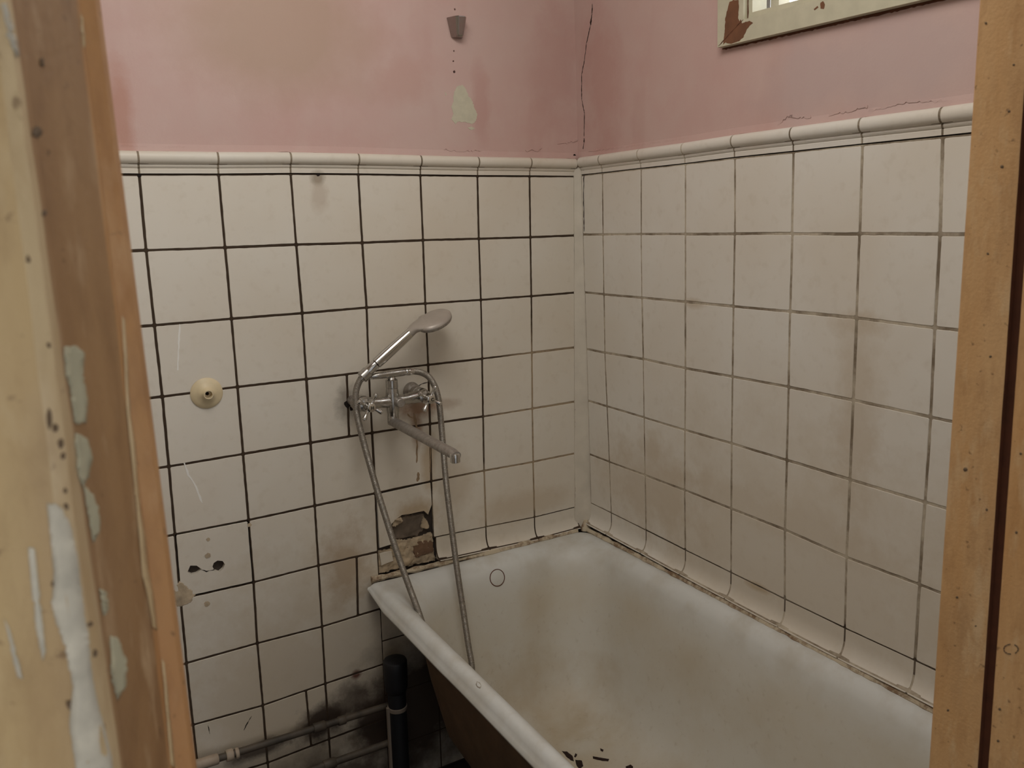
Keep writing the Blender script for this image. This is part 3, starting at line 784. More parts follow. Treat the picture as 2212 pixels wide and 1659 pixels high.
frame_bar(B, fr(Y1 + fy, fw), fr(Y1 + fy, TT - fw), fr(Y1, 0), fr(Y1, TT), -0.002, 0.0158)
B.build('casing', M['frame_paint'], wf)
B = MB(); iw = fw + 0.014
def ringbars(B, w0, w1, o0, o1):
    a0 = w0 + fy - fw; a1 = w1 + fy - fw
    frame_bar(B, fr(oc.x - a1, w1), fr(Y1 + a1, w1), fr(oc.x - a0, w0), fr(Y1 + a0, w0), o0, o1)
    frame_bar(B, fr(oc.x - a1, TT - w1), fr(oc.x - a1, w1), fr(oc.x - a0, TT - w0), fr(oc.x - a0, w0), o0, o1)
    frame_bar(B, fr(Y1 + a1, TT - w1), fr(oc.x - a1, TT - w1), fr(Y1 + a0, TT - w0), fr(oc.x - a0, TT - w0), o0, o1)
    frame_bar(B, fr(Y1 + a1, w1), fr(Y1 + a1, TT - w1), fr(Y1 + a0, w0), fr(Y1 + a0, TT - w0), o0, o1)
ringbars(B, fw - 0.001, fw + 0.012, -0.035, 0.004)
B.build('sash', M['frame_paint'], wf)
B = MB(); ringbars(B, fw - 0.001, fw + 0.02, -0.09, -0.06); B.build('outer_sash', M['frame_paint'], wf)
B = MB()
B.hexa([WR(*fr(oc.x - 0.045, 0.045), -0.022), WR(*fr(Y1 + 0.045, 0.045), -0.022), WR(*fr(Y1 + 0.045, TT - 0.045), -0.022), WR(*fr(oc.x - 0.045, TT - 0.045), -0.022),
        WR(*fr(oc.x - 0.045, 0.045), -0.019), WR(*fr(Y1 + 0.045, 0.045), -0.019), WR(*fr(Y1 + 0.045, TT - 0.045), -0.019), WR(*fr(oc.x - 0.045, TT - 0.045), -0.019)])
B.build('pane', M['glass'], wf)
def PRf(u, v): p = PR(u, v, 0.016); return (p.y, p.z)
B = MB()
chip(B, WR, [PRf(*p) for p in [(1576,4),(1584,0),(1595,0),(1596,20),(1594,40),(1600,52),(1596,60),(1588,70),(1578,82),(1562,97),(1566,62),(1567,40),(1570,26)]], 0.0158, 0.0004, 0.0008, 0.003, 30)
chip(B, WR, [PRf(*p) for p in [(1566,92),(1580,72),(1594,52),(1600,41),(1603,50),(1619,45),(1626,50),(1618,57),(1612,66),(1606,80),(1596,90),(1580,94)]], 0.0160, 0.0004, 0.0010, 0.003, 31)
chip(B, WR, [PRf(*p) for p in [(1772,6),(1778,2),(1782,10),(1780,20),(1773,18)]], 0.016, 0.0004, 0.0005, 0.003, 32)
chip(B, WR, [PRf(*p) for p in [(1758,20),(1766,13),(1768,16),(1760,22)]], 0.016, 0.0004, 0.0003, 0.003, 33)
B.build('bare_wood_patch', M['bare_wood'], wf, False, 'brown bare wood where the frame paint has flaked away')
B = MB()      # dark gap under the casing
strip(B, WR, [fr(oc.x - 0.003, 0.002), fr(oc.x - fy, fw)], 0.0018, 0.0158, 0.0006, 0.3, 41, step=0.005)
strip(B, WR, [fr(oc.x - fy - 0.001, fw - 0.002), fr(oc.x - fy - 0.001, 0.2)], 0.003, 0.0045, 0.0006, 0.2, 42, step=0.008)
strip(B, WR, [(fr(oc.x + 0.002, -0.001)), fr(-0.8, -0.002), fr(Y1, -0.002)], 0.005, -0.001, 0.0012, 0.12, 40, step=0.005)
B.build('casing_gap', M['groove'], wf)

# ---- door opening: left jamb, right jamb
def jamb(name, prof, zlo, zhi, mats, closed=False):
    """prof: list of (u_top,u_bottom,y,mat) : pixel columns at the top and bottom of the picture, on plane y"""
    nseg = 160; B = MB(); n = len(prof)
    for k in range(nseg + 1):
        z = zlo + (zhi - zlo) * k / nseg
        row = []
        for c, (ut, ub, y, mi, wob) in enumerate(prof):
            a = PY(ut, 0, y); b_ = PY(ub, 1659, y); t = (z - b_.z) / (a.z - b_.z)
            x = b_.x + (a.x - b_.x) * t
            nzv = noise.fractal(Vector((z * 38, c * 7.3, 1.7)), 1, 2, 4)
            row.append(Vector((x + wob * nzv, y + wob * 0.4 * noise.noise(Vector((z * 60, c, 4))), z)))
        B.v += row
    for k in range(nseg):
        for c in range(n - 1):
            B.f.append((k * n + c, k * n + c + 1, (k + 1) * n + c + 1, (k + 1) * n + c)); B.m.append(prof[c][3])
    B.f.append(tuple(range(n))); B.m.append(0); B.f.append(tuple(nseg * n + c for c in range(n))); B.m.append(0)
    return walllabel(B.build(name, mats, None, True))
ys = [YD - TW, YD - TW - 0.012, YD]
# index: 0 face 1 cream ridge 2 brown 3 rib
left_prof = [
    (-700, -560, YD + 0.00, 0, 0), (-700, -560, -1.530, 0, 0.0), (-60, 120, -1.532, 0, 0.0003), (-20, 190, -1.533, 1, 0.0004), (14, 232, -1.530, 1, 0.0004),
    (24, 262, -1.520, 2, 0.0004), (36, 274, -1.500, 2, 0.0002), (150, 345, -1.478, 2, 0.0), (166, 366, -1.470, 3, 0.0004), (172, 376, -1.462, 3, 0.0002),
    (206, 414, -1.460, 3, 0.0001), (214, 422, -1.456, 3, 0.0001), (216, 425, -1.42, 3, 0)]
trim_1 = jamb('trim_1', left_prof, H0 - 1.0, H0 + 0.5, [M['ochre_face'], M['cream_ridge'], M['ochre_brown'], M['orange_rib']])
# right: reveal facing the opening, with a rebate groove
X_T = PY(2115, 0, YD); X_B = PY(2005, 1659, YD)
def rx(z, d=0.0): t = (z - X_B.z) / (X_T.z - X_B.z); return X_B.x + (X_T.x - X_B.x) * t + d
def jamb_right():
    prof = [(0.16, YD, 0), (0.0015, YD, 0), (0.0, YD - 0.0015, 0), (0.0, -1.4585, 0), (0.0008, -1.460, 1), (0.006, -1.4605, 1), (0.006, -1.4680, 1), (0.001, -1.4690, 0), (0.0, -1.4705, 0), (0.0, -1.530, 0), (0.002, -1.532, 0), (0.16, -1.532, 0)]
    nseg = 160; B = MB(); n = len(prof)
    for k in range(nseg + 1):
        z = H0 - 1.2 + 1.8 * k / nseg
        for c, (dx, y, mi) in enumerate(prof):
            wv = 0.0004 * noise.fractal(Vector((z * 45, c * 5.1, 9)), 1, 2, 3) if c in (3, 4, 7, 8) else 0
            slant = (H0 - z - 0.13) * -0.010      # groove runs slightly off plumb
            yy = y + (slant if 3 <= c <= 8 else 0)
            B.v.append(Vector((rx(z, dx + wv), yy + wv, z)))
    for k in range(nseg):
        for c in range(n - 1):
            B.f.append((k * n + c, k * n + c + 1, (k + 1) * n + c + 1, (k + 1) * n + c)); B.m.append(prof[c][2])
    B.f.append(tuple(range(n))); B.m.append(0); B.f.append(tuple(nseg * n + c for c in range(n))); B.m.append(0)
    return walllabel(B.build('trim_2', [M['orange_board'], M['groove']], None, True))
trim_2 = jamb_right()
# flaked patches and gouges on the left jamb, laid on its real surface
def surf_patches(obj, name, polys, mat, off=0.0003, label=None, seed=0, amp=2.0, parent=None, jstep=6, zmax=99, sub=14):
    dg = bpy.context.evaluated_depsgraph_get(); dg.update()
    bvh = BVHTree.FromPolygons([obj.matrix_world @ v.co for v in obj.data.vertices], [tuple(p.vertices) for p in obj.data.polygons])
    B = MB()
    for k, poly in enumerate(polys):
        lp = jag([Vector(p) for p in poly], amp, jstep, seed + k)
        bm = bmesh.new(); vs = [bm.verts.new((p.x, p.y, 0)) for p in lp]
        es = [bm.edges.new((vs[i], vs[(i + 1) % len(vs)])) for i in range(len(vs))]
        bmesh.ops.triangle_fill(bm, use_beauty=True, edges=es)
        # refine so the patch follows the surface
        bmesh.ops.subdivide_edges(bm, edges=[e for e in bm.edges if e.calc_length() > sub], cuts=2, use_grid_fill=True)
        bmesh.ops.triangulate(bm, faces=bm.faces)
        out = []; ok = True
        bm.verts.index_update()
        for v in bm.verts:
            d = ray(v.co.x, v.co.y).normalized(); h = bvh.ray_cast(CAM, d)
            if h[0] is None: ok = False; break
            n = h[1] if h[1].dot(d) < 0 else -h[1]
            out.append(h[0] + n * off)
        if ok: B.add(out, [tuple(v.index for v in f.verts) for f in bm.faces if max(out[v.index].z for v in f.verts) < zmax])
        bm.free()
    if B.v:
        o = B.build(name, mat, parent or obj, True, label)
        sol = o.modifiers.new('thickness', 'SOLIDIFY'); sol.thickness = off * 0.8; sol.offset = 0
        return o
surf_patches(trim_1, 'primer_patch', [
    [(102,1085),(125,1090),(150,1130),(165,1200),(178,1300),(190,1400),(205,1500),(225,1580),(240,1640),(242,1670),(165,1670),(150,1560),(158,1480),(140,1400),(110,1300),(118,1240),(108,1150)],
    [(60,1180),(75,1182),(85,1280),(98,1400),(92,1424),(78,1360)], [(10,1340),(18,1350),(44,1440),(50,1470),(38,1460)], [(2,10),(12,10),(26,60),(40,120),(34,124),(16,80)]],
    M['primer'], seed=50, amp=5.0, jstep=7, label='chalky white patch of bare primer')
surf_patches(trim_1, 'underpaint_patch', [
    [(136,748),(165,748),(180,765),(178,810),(188,870),(184,912),(160,915),(152,860),(140,800)],
    [(160,936),(185,945),(198,980),(190,1030),(176,1050),(164,1010)],
    [(178,1048),(200,1070),(214,1110),(214,1150),(200,1172),(190,1120)],
    [(236,1372),(255,1380),(272,1430),(270,1480),(252,1512),(240,1470)], [(212,1272),(228,1278),(232,1320),(222,1330)]],
    M['pale_blue'], seed=60, amp=3.0, label='pale greenish underpaint showing through')
rg = random.Random(4); gp = []
for (u, v, a, b_) in [(80,285,14,18),(90,135,6,14),(106,905,7,26),(118,925,9,14),(130,958,8,14),(136,985,6,10),(142,1093,7,11),(116,1260,9,10),(194,1348,8,7),(204,1412,6,13),(140,1060,5,8),(152,1520,10,14),(95,460,6,10),(60,560,5,12),(104,745,5,9)]:
    gp.append([(u + a * math.cos(t * .9) * rg.uniform(.6, 1), v + b_ * math.sin(t * .9) * rg.uniform(.6, 1)) for t in range(7)])
surf_patches(trim_1, 'gouge', gp, M['gouge'], seed=70, amp=1.0, off=0.0002)
surf_patches(trim_1, 'chipped_lit_edge', [  # cream chips, with the rib's lit edge painted in
    [(262,680),(268,690),(275,800),(280,900),(290,960),(297,1060),(303,1110),(312,1160),(318,1230),(330,1290),(338,1360),(330,1358),(318,1290),(306,1240),(302,1190),(294,1100),(284,1000),(272,880)],
    [(172,30),(178,40),(182,100),(178,104)], [(348,1420),(354,1430),(372,1600),(378,1660),(368,1655),(356,1520)]],
    M['cream_ridge'], seed=80, amp=2.5, label='cream line of chips and painted edge light along the rib')
sp = []
for (u, v, r_) in [(2184,1400,0),(2086,1014,5),(2132,1101,3),(2160,1532,3),(2048,1534,3),(2190,140,3),(2180,240,3),(2130,50,3),(2165,360,4),(2134,548,3),(2205,980,3),(2196,1150,3),(2140,770,3),(2068,1290,3),(2108,1352,2),(2156,1600,3)]:
    if r_: sp.append([(u + r_ * math.cos(t), v + r_ * math.sin(t)) for t in range(6)])
surf_patches(trim_2, 'nail_mark', sp, M['gouge'], seed=90, amp=0.5, off=0.0002)
kn = []
for k in range(12):
    a0 = 2 * math.pi * k / 12
    if k in (2, 9): continue
    kn.append([(2184 + 17 * math.cos(a0), 1402 + 12 * math.sin(a0)), (2184 + 17 * math.cos(a0 + .45), 1402 + 12 * math.sin(a0 + .45)), (2184 + 14.5 * math.cos(a0 + .45), 1402 + 9.5 * math.sin(a0 + .45)), (2184 + 14.5 * math.cos(a0), 1402 + 9.5 * math.sin(a0))])
surf_patches(trim_2, 'filled_screw_hole', kn, M['gouge'], seed=95, amp=0.4, off=0.0002)
# door wall around the opening
B = MB()
B.box((XF - 0.1, YD - TW, 0), (-1.36, YD, ZC)); B.box((-0.585, YD - TW, 0), (0.13, YD, ZC)); B.box((-1.36, YD - TW, H0 + 0.48), (-0.585, YD, ZC))
walllabel(B.build('wall_door', M['ceiling']))

# ================================================================== BATHTUB
tub = empty('bathtub', (-0.32, -0.7, 0), 'white enamelled cast iron bathtub with stained basin against the tiled corner', 'bathtub')
XR, YE = 0.012, -1.40
def outer_x(y): return -0.638 - 0.021 * min(1.0, -y / 0.8) - 0.009 * max(0.0, 1 + y / 0.06)
def ring(il, ir, ie, ih, z, rc, n=12, sq=None):
    """rounded rectangle; insets: left(outer), right(wall), faucet end, head end"""
    pts = []
    y1 = -0.004 - ie; y0 = YE + ih
    def xl(y): return outer_x(y) + il
    xr = XR - ir
    rcs = [rc * 0.35 if rc < 0.045 else rc, rc, rc, rc]
    # corners order: left-faucet, right-faucet, right-head, left-head
    cen = [(xl(y1) + rcs[0], y1 - rcs[0], 180, 90, rcs[0]), (xr - rcs[1], y1 - rcs[1], 90, 0, rcs[1]),
           (xr - rcs[2], y0 + rcs[2], 0, -90, rcs[2]), (xl(y0) + rcs[3], y0 + rcs[3], -90, -180, rcs[3])]
    for ci, (cx, cy, a0, a1, r_) in enumerate(cen):
        arc = []
        for k in range(n + 1):
            a = math.radians(a0 + (a1 - a0) * k / n); arc.append(Vector((cx + r_ * math.cos(a), cy + r_ * math.sin(a), z)))
        if pts:
            p0 = pts[-1]; m_ = 14
            for k in range(1, m_): pts.append(p0.lerp(arc[0], k / m_))
        pts += arc
    m_ = 14; p0 = pts[-1]
    for k in range(1, m_): pts.append(p0.lerp(pts[0], k / m_))
    # straighten left side onto the bowed line
    return pts
RZt = RZ
prof = [  # il, ir, ie, ih, dz, rc, mat
    (0.20, 0.16, 0.17, 0.24, -0.445, 0.12, 1), (0.135, 0.12, 0.15, 0.2, -0.41, 0.12, 1), (0.095, 0.09, 0.125, 0.15, -0.33, 0.11, 1), (0.072, 0.06, 0.10, 0.11, -0.20, 0.10, 1),
    (0.058, 0.045, 0.075, 0.07, -0.07, 0.09, 1), (0.045, 0.03, 0.05, 0.05, -0.032, 0.07, 1), (0.012, 0.006, 0.006, 0.012, -0.028, 0.03, 1), (0.004, 0.004, 0.004, 0.006, -0.036, 0.028, 2),
    (-0.002, 0.0, 0.0, -0.002, -0.034, 0.025, 2), (-0.003, 0.0, 0.0, -0.002, -0.029, 0.025, 2), (0.002, 0.001, 0.001, 0.003, -0.023, 0.025, 2), (0.006, 0.002, 0.002, 0.006, -0.014, 0.027, 2), (0.010, 0.004, 0.004, 0.012, -0.006, 0.03, 2),
    (0.017, 0.010, 0.010, 0.022, -0.001, 0.04, 2), (0.024, 0.020, 0.018, 0.034, 0.0, 0.06, 2), (0.031, 0.034, 0.032, 0.046, -0.004, 0.09, 2), (0.037, 0.042, 0.046, 0.056, -0.011, 0.11, 0),
    (0.044, 0.050, 0.058, 0.066, -0.021, 0.12, 0), (0.053, 0.055, 0.066, 0.075, -0.032, 0.125, 0), (0.064, 0.062, 0.075, 0.09, -0.06, 0.13, 0), (0.078, 0.072, 0.088, 0.12, -0.12, 0.13, 0),
    (0.090, 0.085, 0.104, 0.16, -0.20, 0.13, 0), (0.105, 0.100, 0.122, 0.21, -0.28, 0.135, 0), (0.122, 0.116, 0.140, 0.26, -0.335, 0.135, 0), (0.145, 0.138, 0.162, 0.31, -0.372, 0.13, 0),
    (0.175, 0.168, 0.195, 0.36, -0.394, 0.12, 0), (0.215, 0.205, 0.235, 0.42, -0.405, 0.10, 0), (0.27, 0.26, 0.29, 0.50, -0.410, 0.06, 0)]
B = MB(); rings = []
for (il, ir, ie, ih, dz, rc, mi) in prof:
    rr_ = ring(il, ir, ie, ih, RZt + dz, rc)
    if mi == 2:
        rr_ = [p + Vector((noise.noise(p * 30) * 0.0012, noise.noise(p * 30 + Vector((5, 5, 5))) * 0.0012, 0)) for p in rr_]
    if dz >= -0.045:      # the rolled lip pinches out where it meets the wall
        rr_ = [Vector((p.x, p.y, p.z + (RZt - p.z) * 0.7 * max(0.0, 1 + p.y / 0.07) ** 1.5)) if p.x < outer_x(p.y) + 0.05 else p for p in rr_]
    rings.append(rr_)
n = len(rings[0])
for r_ in rings: B.v += r_
for k in range(len(rings) - 1):
    for m_ in range(n):
        B.f.append((k * n + m_, k * n + (m_ + 1) % n, (k + 1) * n + (m_ + 1) % n, (k + 1) * n + m_)); B.m.append(max(prof[k][6], prof[k + 1][6]) if prof[k + 1][6] != 0 else prof[k + 1][6] if prof[k][6] != 2 else 2)
B.f.append(tuple(range(n))); B.m.append(1)
B.f.append(tuple((len(rings) - 1) * n + m_ for m_ in range(n))); B.m.append(0)
basin = B.build('basin', [M['enamel'], M['cast_iron'], M['enamel']], tub, True)
basin.data.set_sharp_from_angle(angle=math.radians(70))
dg = bpy.context.evaluated_depsgraph_get()
tbvh = BVHTree.FromPolygons([v.co.copy() + Vector((0, 0, 0)) for v in basin.data.vertices], [tuple(p.vertices) for p in basin.data.polygons])
def on_tub(u, v, off=0.0):
    d = ray(u, v).normalized(); h = tbvh.ray_cast(CAM, d)
    n_ = h[1] if h[1].dot(d) < 0 else -h[1]
    return h[0] + n_ * off, n_
c, nn = on_tub(1074, 1248)
B = MB(); B.lathe(c - nn * 0.002, nn, [(0, 0.020), (0.0028, 0.020), (0.0034, 0.0185), (0.0036, 0.001)], 40)
oc_ = B.build('overflow_cover', M['enamel'], tub, True, 'round enamel overflow cover on the end wall')
B = MB(); ringp = []
u_ = nn.orthogonal().normalized(); w_ = nn.cross(u_)
B.sweep([c + nn * 0.0006 + (u_ * math.cos(a * math.pi / 24) + w_ * math.sin(a * math.pi / 24)) * 0.0212 for a in range(49)], 0.0011, 6, caps=False)
B.build('cover_joint', M['groove'], oc_, True, 'thin dark joint around the cover')
for poly in [
    [(1214,1623),(1225,1624),(1237,1633),(1240,1645),(1233,1643),(1223,1634)], [(1243,1642),(1257,1643),(1260,1655),(1253,1662),(1246,1656)], [(1243,1628),(1247,1630),(1243,1637),(1240,1635)],
    [(1281,1634),(1298,1637),(1316,1640),(1314,1645),(1296,1643),(1281,1639)], [(1297,1617),(1304,1620),(1302,1624),(1297,1622)], [(1352,1656),(1362,1652),(1368,1656),(1366,1664),(1352,1664)]]:
    surf_patches(basin, 'enamel_chip', [poly], M['crack'], seed=110, amp=0.7, off=0.0004, parent=tub, label='dark chip in the enamel near the drain', jstep=4, zmax=RZ - 0.2, sub=4)
surf_patches(basin, 'rim_stain', [[(1030,1472),(1037,1475),(1040,1483),(1037,1488),(1031,1485),(1028,1479)]], M['chip_tan'], seed=120, amp=0.4, off=0.0002, parent=tub, jstep=2.5)
B = MB()
for (x, y) in ((-0.50, -0.30), (-0.14, -0.30), (-0.50, -1.1), (-0.14, -1.1)):
    B = MB(); B.sweep([(x, y, 0), (x, y, 0.02), (x, y, 0.10), (x, y, 0.19)], [0.030, 0.022, 0.020, 0.04], 12)
    B.build('foot', M['cast_iron'], tub, True)

# ================================================================== MIXER TAP
O6 = 0.062
cxm, czm = -0.5775, H0 - 0.520
tap = empty('mixer_tap', WL(cxm, czm, 0), 'worn chrome bath mixer tap with two cross handles and long swivel spout', 'tap')
def D(x, z, o): return WL(x, z, o)
Hx, Cx = -0.650, -0.502; vz = H0 - 0.514
OUT = Vector((0, -1, 0)); 
B = MB()
# horizontal body tube between the valves, central block
B.sweep([D(Hx - 0.012, vz, O6), D(Hx, vz, O6), D(-0.61, vz - 0.003, O6), D(cxm, vz - 0.004, O6), D(-0.545, vz - 0.003, O6), D(Cx, vz, O6), D(Cx + 0.012, vz, O6)], [0.012, 0.0165, 0.0125, 0.015, 0.0125, 0.0165, 0.012], 24)
B.lathe(D(cxm, vz - 0.050, O6), (0, 0, 1), [(0, 0.0120), (0.004, 0.0132), (0.018, 0.0132), (0.020, 0.0142), (0.032, 0.0150), (0.050, 0.0165), (0.066, 0.0150), (0.078, 0.0135)], 28)
for xx in (Hx, Cx):
    B.lathe(D(xx, vz, O6 - 0.016), OUT, [(0, 0.014), (0.004, 0.0185), (0.018, 0.0185), (0.022, 0.015), (0.034, 0.0125), (0.036, 0.0155), (0.040, 0.0155), (0.042, 0.010), (0.048, 0.009)], 28)
body = B.build('body', M['chrome'], tap, True)
for xx, dz_ in ((Hx - 0.004, -0.002), (Cx, 0.002)):
    B = MB()
    B.lathe(D(xx, vz + dz_, 0.0005), OUT, [(0, 0.012), (0.002, 0.012), (0.006, 0.012), (0.011, 0.0105), (0.012, 0.0105), (0.030, 0.0105), (0.031, 0.0165), (0.044, 0.0165), (0.046, 0.012)] if xx != Cx else
            [(0, 0.021), (0.002, 0.022), (0.007, 0.021), (0.016, 0.018), (0.020, 0.0135), (0.030, 0.0135), (0.031, 0.0165), (0.044, 0.0165), (0.046, 0.012)], 32)
    B.build('escutcheon', M['chrome_dull'], tap, True, 'dull escutcheon and wall union')
# collar / upper stem
B = MB(); B.lathe(D(cxm, vz + 0.027, O6), (0, 0, 1), [(0, 0.0125), (0.002, 0.0142), (0.020, 0.0142), (0.022, 0.011), (0.026, 0.0085), (0.036, 0.0085)], 28)
B.build('cradle_stem', M['chrome'], tap, True)
# diverter button
B = MB(); B.lathe(D(cxm + 0.008, vz - 0.004, O6 + 0.010), OUT, [(0, 0.0115), (0.012, 0.0115), (0.014, 0.0105), (0.020, 0.0105), (0.0215, 0.009)], 28)
B.build('diverter_knob', M['chrome_dull'], tap, True)
# handles
def handle(xx, letter):
    B = MB(); c0 = D(xx, vz, O6 + 0.030)
    B.lathe(c0, OUT, [(0, 0.0085), (0.004, 0.0125), (0.010, 0.0125), (0.014, 0.0105), (0.022, 0.0105), (0.024, 0.0075)], 28)
    ca = c0 + OUT * 0.012
    for k in range(4):
        a = math.radians(31 + 90 * k); d = Vector((math.sin(a), 0, math.cos(a)))
        B.sweep([ca + d * 0.006, ca + d * 0.012, ca + d * 0.020 + OUT * 0.001, ca + d * 0.026 + OUT * 0.002, ca + d * 0.0285 + OUT * 0.002, ca + d * 0.0315 + OUT * 0.002, ca + d * 0.0335 + OUT * 0.002],
                [0.0036, 0.0032, 0.0038, 0.0050, 0.0060, 0.0052, 0.0022], 14)
    h = B.build('cross_handle', M['chrome_clean'], tap, True)
    B = MB(); B.lathe(c0 + OUT * 0.0235, OUT, [(0, 0.0078), (0.0028, 0.0078), (0.0038, 0.0066), (0.0040, 0.002)], 28)
    B.build('index_cap', M['cap'], h, True)
    cu = bpy.data.curves.new('t', 'FONT'); cu.body = letter; cu.size = 0.0105; cu.align_x = 'CENTER'; cu.align_y = 'CENTER'; cu.extrude = 0.0002; cu.offset = 0.00035
    to = bpy.data.objects.new('t', cu); COL.objects.link(to)
    dgx = bpy.context.evaluated_depsgraph_get(); me = bpy.data.meshes.new_from_object(to.evaluated_get(dgx)); bpy.data.objects.remove(to)
    mw = Matrix.Translation(c0 + OUT * 0.0278) @ Matrix.Rotation(math.radians(90), 4, 'X'); me.transform(mw)
    me.materials.clear(); me.materials.append(M['black'])
    lo = bpy.data.objects.new('letter', me); COL.objects.link(lo); lo.parent = h
    return h
handle(Hx, 'H'); handle(Cx, 'C')
# spout: flat tube swinging out over the bath
b0 = D(cxm - 0.001, H0 - 0.566, O6); e0 = Vector((-0.590, -0.398, H0 - 0.566))
B = MB()
B.sweep([b0 + Vector((0, 0, 0.018)), b0 + Vector((0, 0, 0.006)), b0 + Vector((0, -0.004, 0.0)), b0.lerp(e0, 0.05), b0.lerp(e0, 0.35), b0.lerp(e0, 0.7), b0.lerp(e0, 0.96), e0 + (e0 - b0).normalized() * 0.006],
        [0.0125, 0.0125, 0.0130, 0.0140, 0.0140, 0.0132, 0.0130, 0.0100], 20, squash=(0.78, 0.95), up=Vector((0, 1, 0)))
spout = B.build('spout', M['chrome_dull'], tap, True, 'long flat swivel spout with limescale')
B = MB(); B.lathe(b0 + Vector((0, 0, -0.008)), (0, 0, 1), [(0, 0.010), (0.002, 0.0128), (0.022, 0.0128), (0.024, 0.0118)], 28); B.build('spout_nut', M['chrome'], spout, True)
B = MB(); B.lathe(e0 + Vector((0, 0.002, 0.004)), (0, 0, -1), [(0, 0.0095), (0.003, 0.0112), (0.009, 0.0112), (0.0095, 0.0102), (0.019, 0.0102), (0.020, 0.0085)], 28); B.build('aerator', M['chrome_clean'], spout, True)
# cradle bar on top of the stem
OC = 0.064
ca_, cb_ = PL(799, 814, OC), PL(876, 803, OC)
B = MB()
B.sweep([ca_ + (ca_ - cb_) * 0.02, ca_, ca_.lerp(cb_, 0.3), ca_.lerp(cb_, 0.6), ca_.lerp(cb_, 0.92), cb_], [0.0045, 0.0062, 0.0082, 0.0090, 0.0088, 0.0080], 24)
hb = PL(797, 800, OC + 0.006); ht = PL(899, 707, OC + 0.006); hd = (ht - hb).normalized()
# fork ring that holds the handle
fc = PL(787, 811, OC + 0.006)
B.lathe(fc - hd * 0.008, hd, [(0, 0.0125), (0.001, 0.0138), (0.019, 0.0142), (0.020, 0.0125)], 28)
B.build('hand_shower_cradle', M['chrome'], tap, True)

# ================================================================== HAND SHOWER
shower = empty('hand_shower', hb, 'chrome hand shower with grey head and metal hose resting in the tap cradle', 'hand shower')
B = MB(); Lh = (ht - hb).length
cone0 = PL(781, 817, OC + 0.006)
B.lathe(hb + hd * 0.022, hd, [(0, 0.0105), (0.0015, 0.0125), (0.03, 0.0130), (0.07, 0.0125), (Lh - 0.050, 0.0118), (Lh - 0.038, 0.0109)], 32)
B.build('shower_handle', M['chrome_clean'], shower, True)
B = MB(); B.lathe(hb - hd * 0.014, hd, [(0, 0.0095), (0.003, 0.0115), (0.034, 0.0118), (0.0355, 0.0095)], 32)
B.build('swivel_nut', M['chrome_clean'], shower, True)
# head: spoon-shaped shell from handle to a tilted round plate
hc_ = PL(938, 688, OC + 0.012)
zv = (CAM - hc_).normalized()
maj = (PL(975, 676, OC + 0.012) - PL(903, 704, OC + 0.012)); Rh = maj.length / 2 * 1.02; maj.normalize()
mino = maj.cross(zv).normalized()
if mino.z < 0: mino = -mino
al = math.radians(66)     # plate leans away from the viewer
mino = (mino * math.cos(al) - zv * math.sin(al)).normalized()
nh = maj.cross(mino).normalized()
if nh.z < 0: nh = -nh
B = MB()
rings_ = []
def hring(c, ra, rb, dn, k=40):
    return [c + maj * ra * math.cos(2 * math.pi * i / k) + mino * rb * math.sin(2 * math.pi * i / k) + nh * dn for i in range(k)]
prof_h = [(0.25, 0.0075), (0.5, 0.0070), (0.72, 0.0055), (0.88, 0.0030), (0.97, 0.0), (1.0, -0.004), (1.0, -0.009), (0.97, -0.0115), (0.90, -0.0125), (0.5, -0.013)]
B.v.append(hc_ + nh * 0.0078); k = 40
for (s_, dn) in prof_h: B.v += hring(hc_, Rh * s_, Rh * s_, dn)
for i in range(k): B.f.append((0, 1 + i, 1 + (i + 1) % k)); B.m.append(0)
for r_ in range(len(prof_h) - 1):
    for i in range(k):
        a = 1 + r_ * k + i; b_ = 1 + r_ * k + (i + 1) % k; B.f.append((a, b_, b_ + k, a + k)); B.m.append(1 if r_ in (5, 6) else 0)
B.f.append(tuple(1 + (len(prof_h) - 1) * k + i for i in range(k))); B.m.append(0)
# neck: blend from handle tube into plate
npts = smooth_path([ht - hd * 0.040, ht - hd * 0.022, ht - hd * 0.004 + nh * 0.001, hc_ - maj * Rh * 0.62 - nh * 0.002, hc_ - maj * Rh * 0.15 - nh * 0.003], 8)
vs = []; sg = 28
for i, p in enumerate(npts):
    f_ = i / (len(npts) - 1); t = (npts[min(i + 1, len(npts) - 1)] - npts[max(i - 1, 0)]).normalized()
    w2 = mino - t * mino.dot(t); w2.normalize(); n2 = t.cross(w2); n2 = n2 if n2.dot(nh) > 0 else -n2
    s_ = max(0.0, (f_ - 0.22) / 0.78); s_ = s_ ** 1.25 * (1.6 - 0.6 * s_)
    rw = 0.0108 * (1 - s_) + Rh * 0.93 * s_; rt = 0.0108 * (1 - s_) + 0.0078 * s_
    for q in range(sg):
        a = 2 * math.pi * q / sg; vs.append(p + w2 * rw * math.cos(a) + n2 * rt * math.sin(a))
fs = [(i * sg + q, i * sg + (q + 1) % sg, (i + 1) * sg + (q + 1) % sg, (i + 1) * sg + q) for i in range(len(npts) - 1) for q in range(sg)]
fs += [tuple(range(sg)), tuple((len(npts) - 1) * sg + q for q in range(sg))]
B.add(vs, fs, 0)
B.build('shower_head', [M['grey_plastic'], M['chrome_dull']], shower, True, 'dull grey round shower head with thick rim')
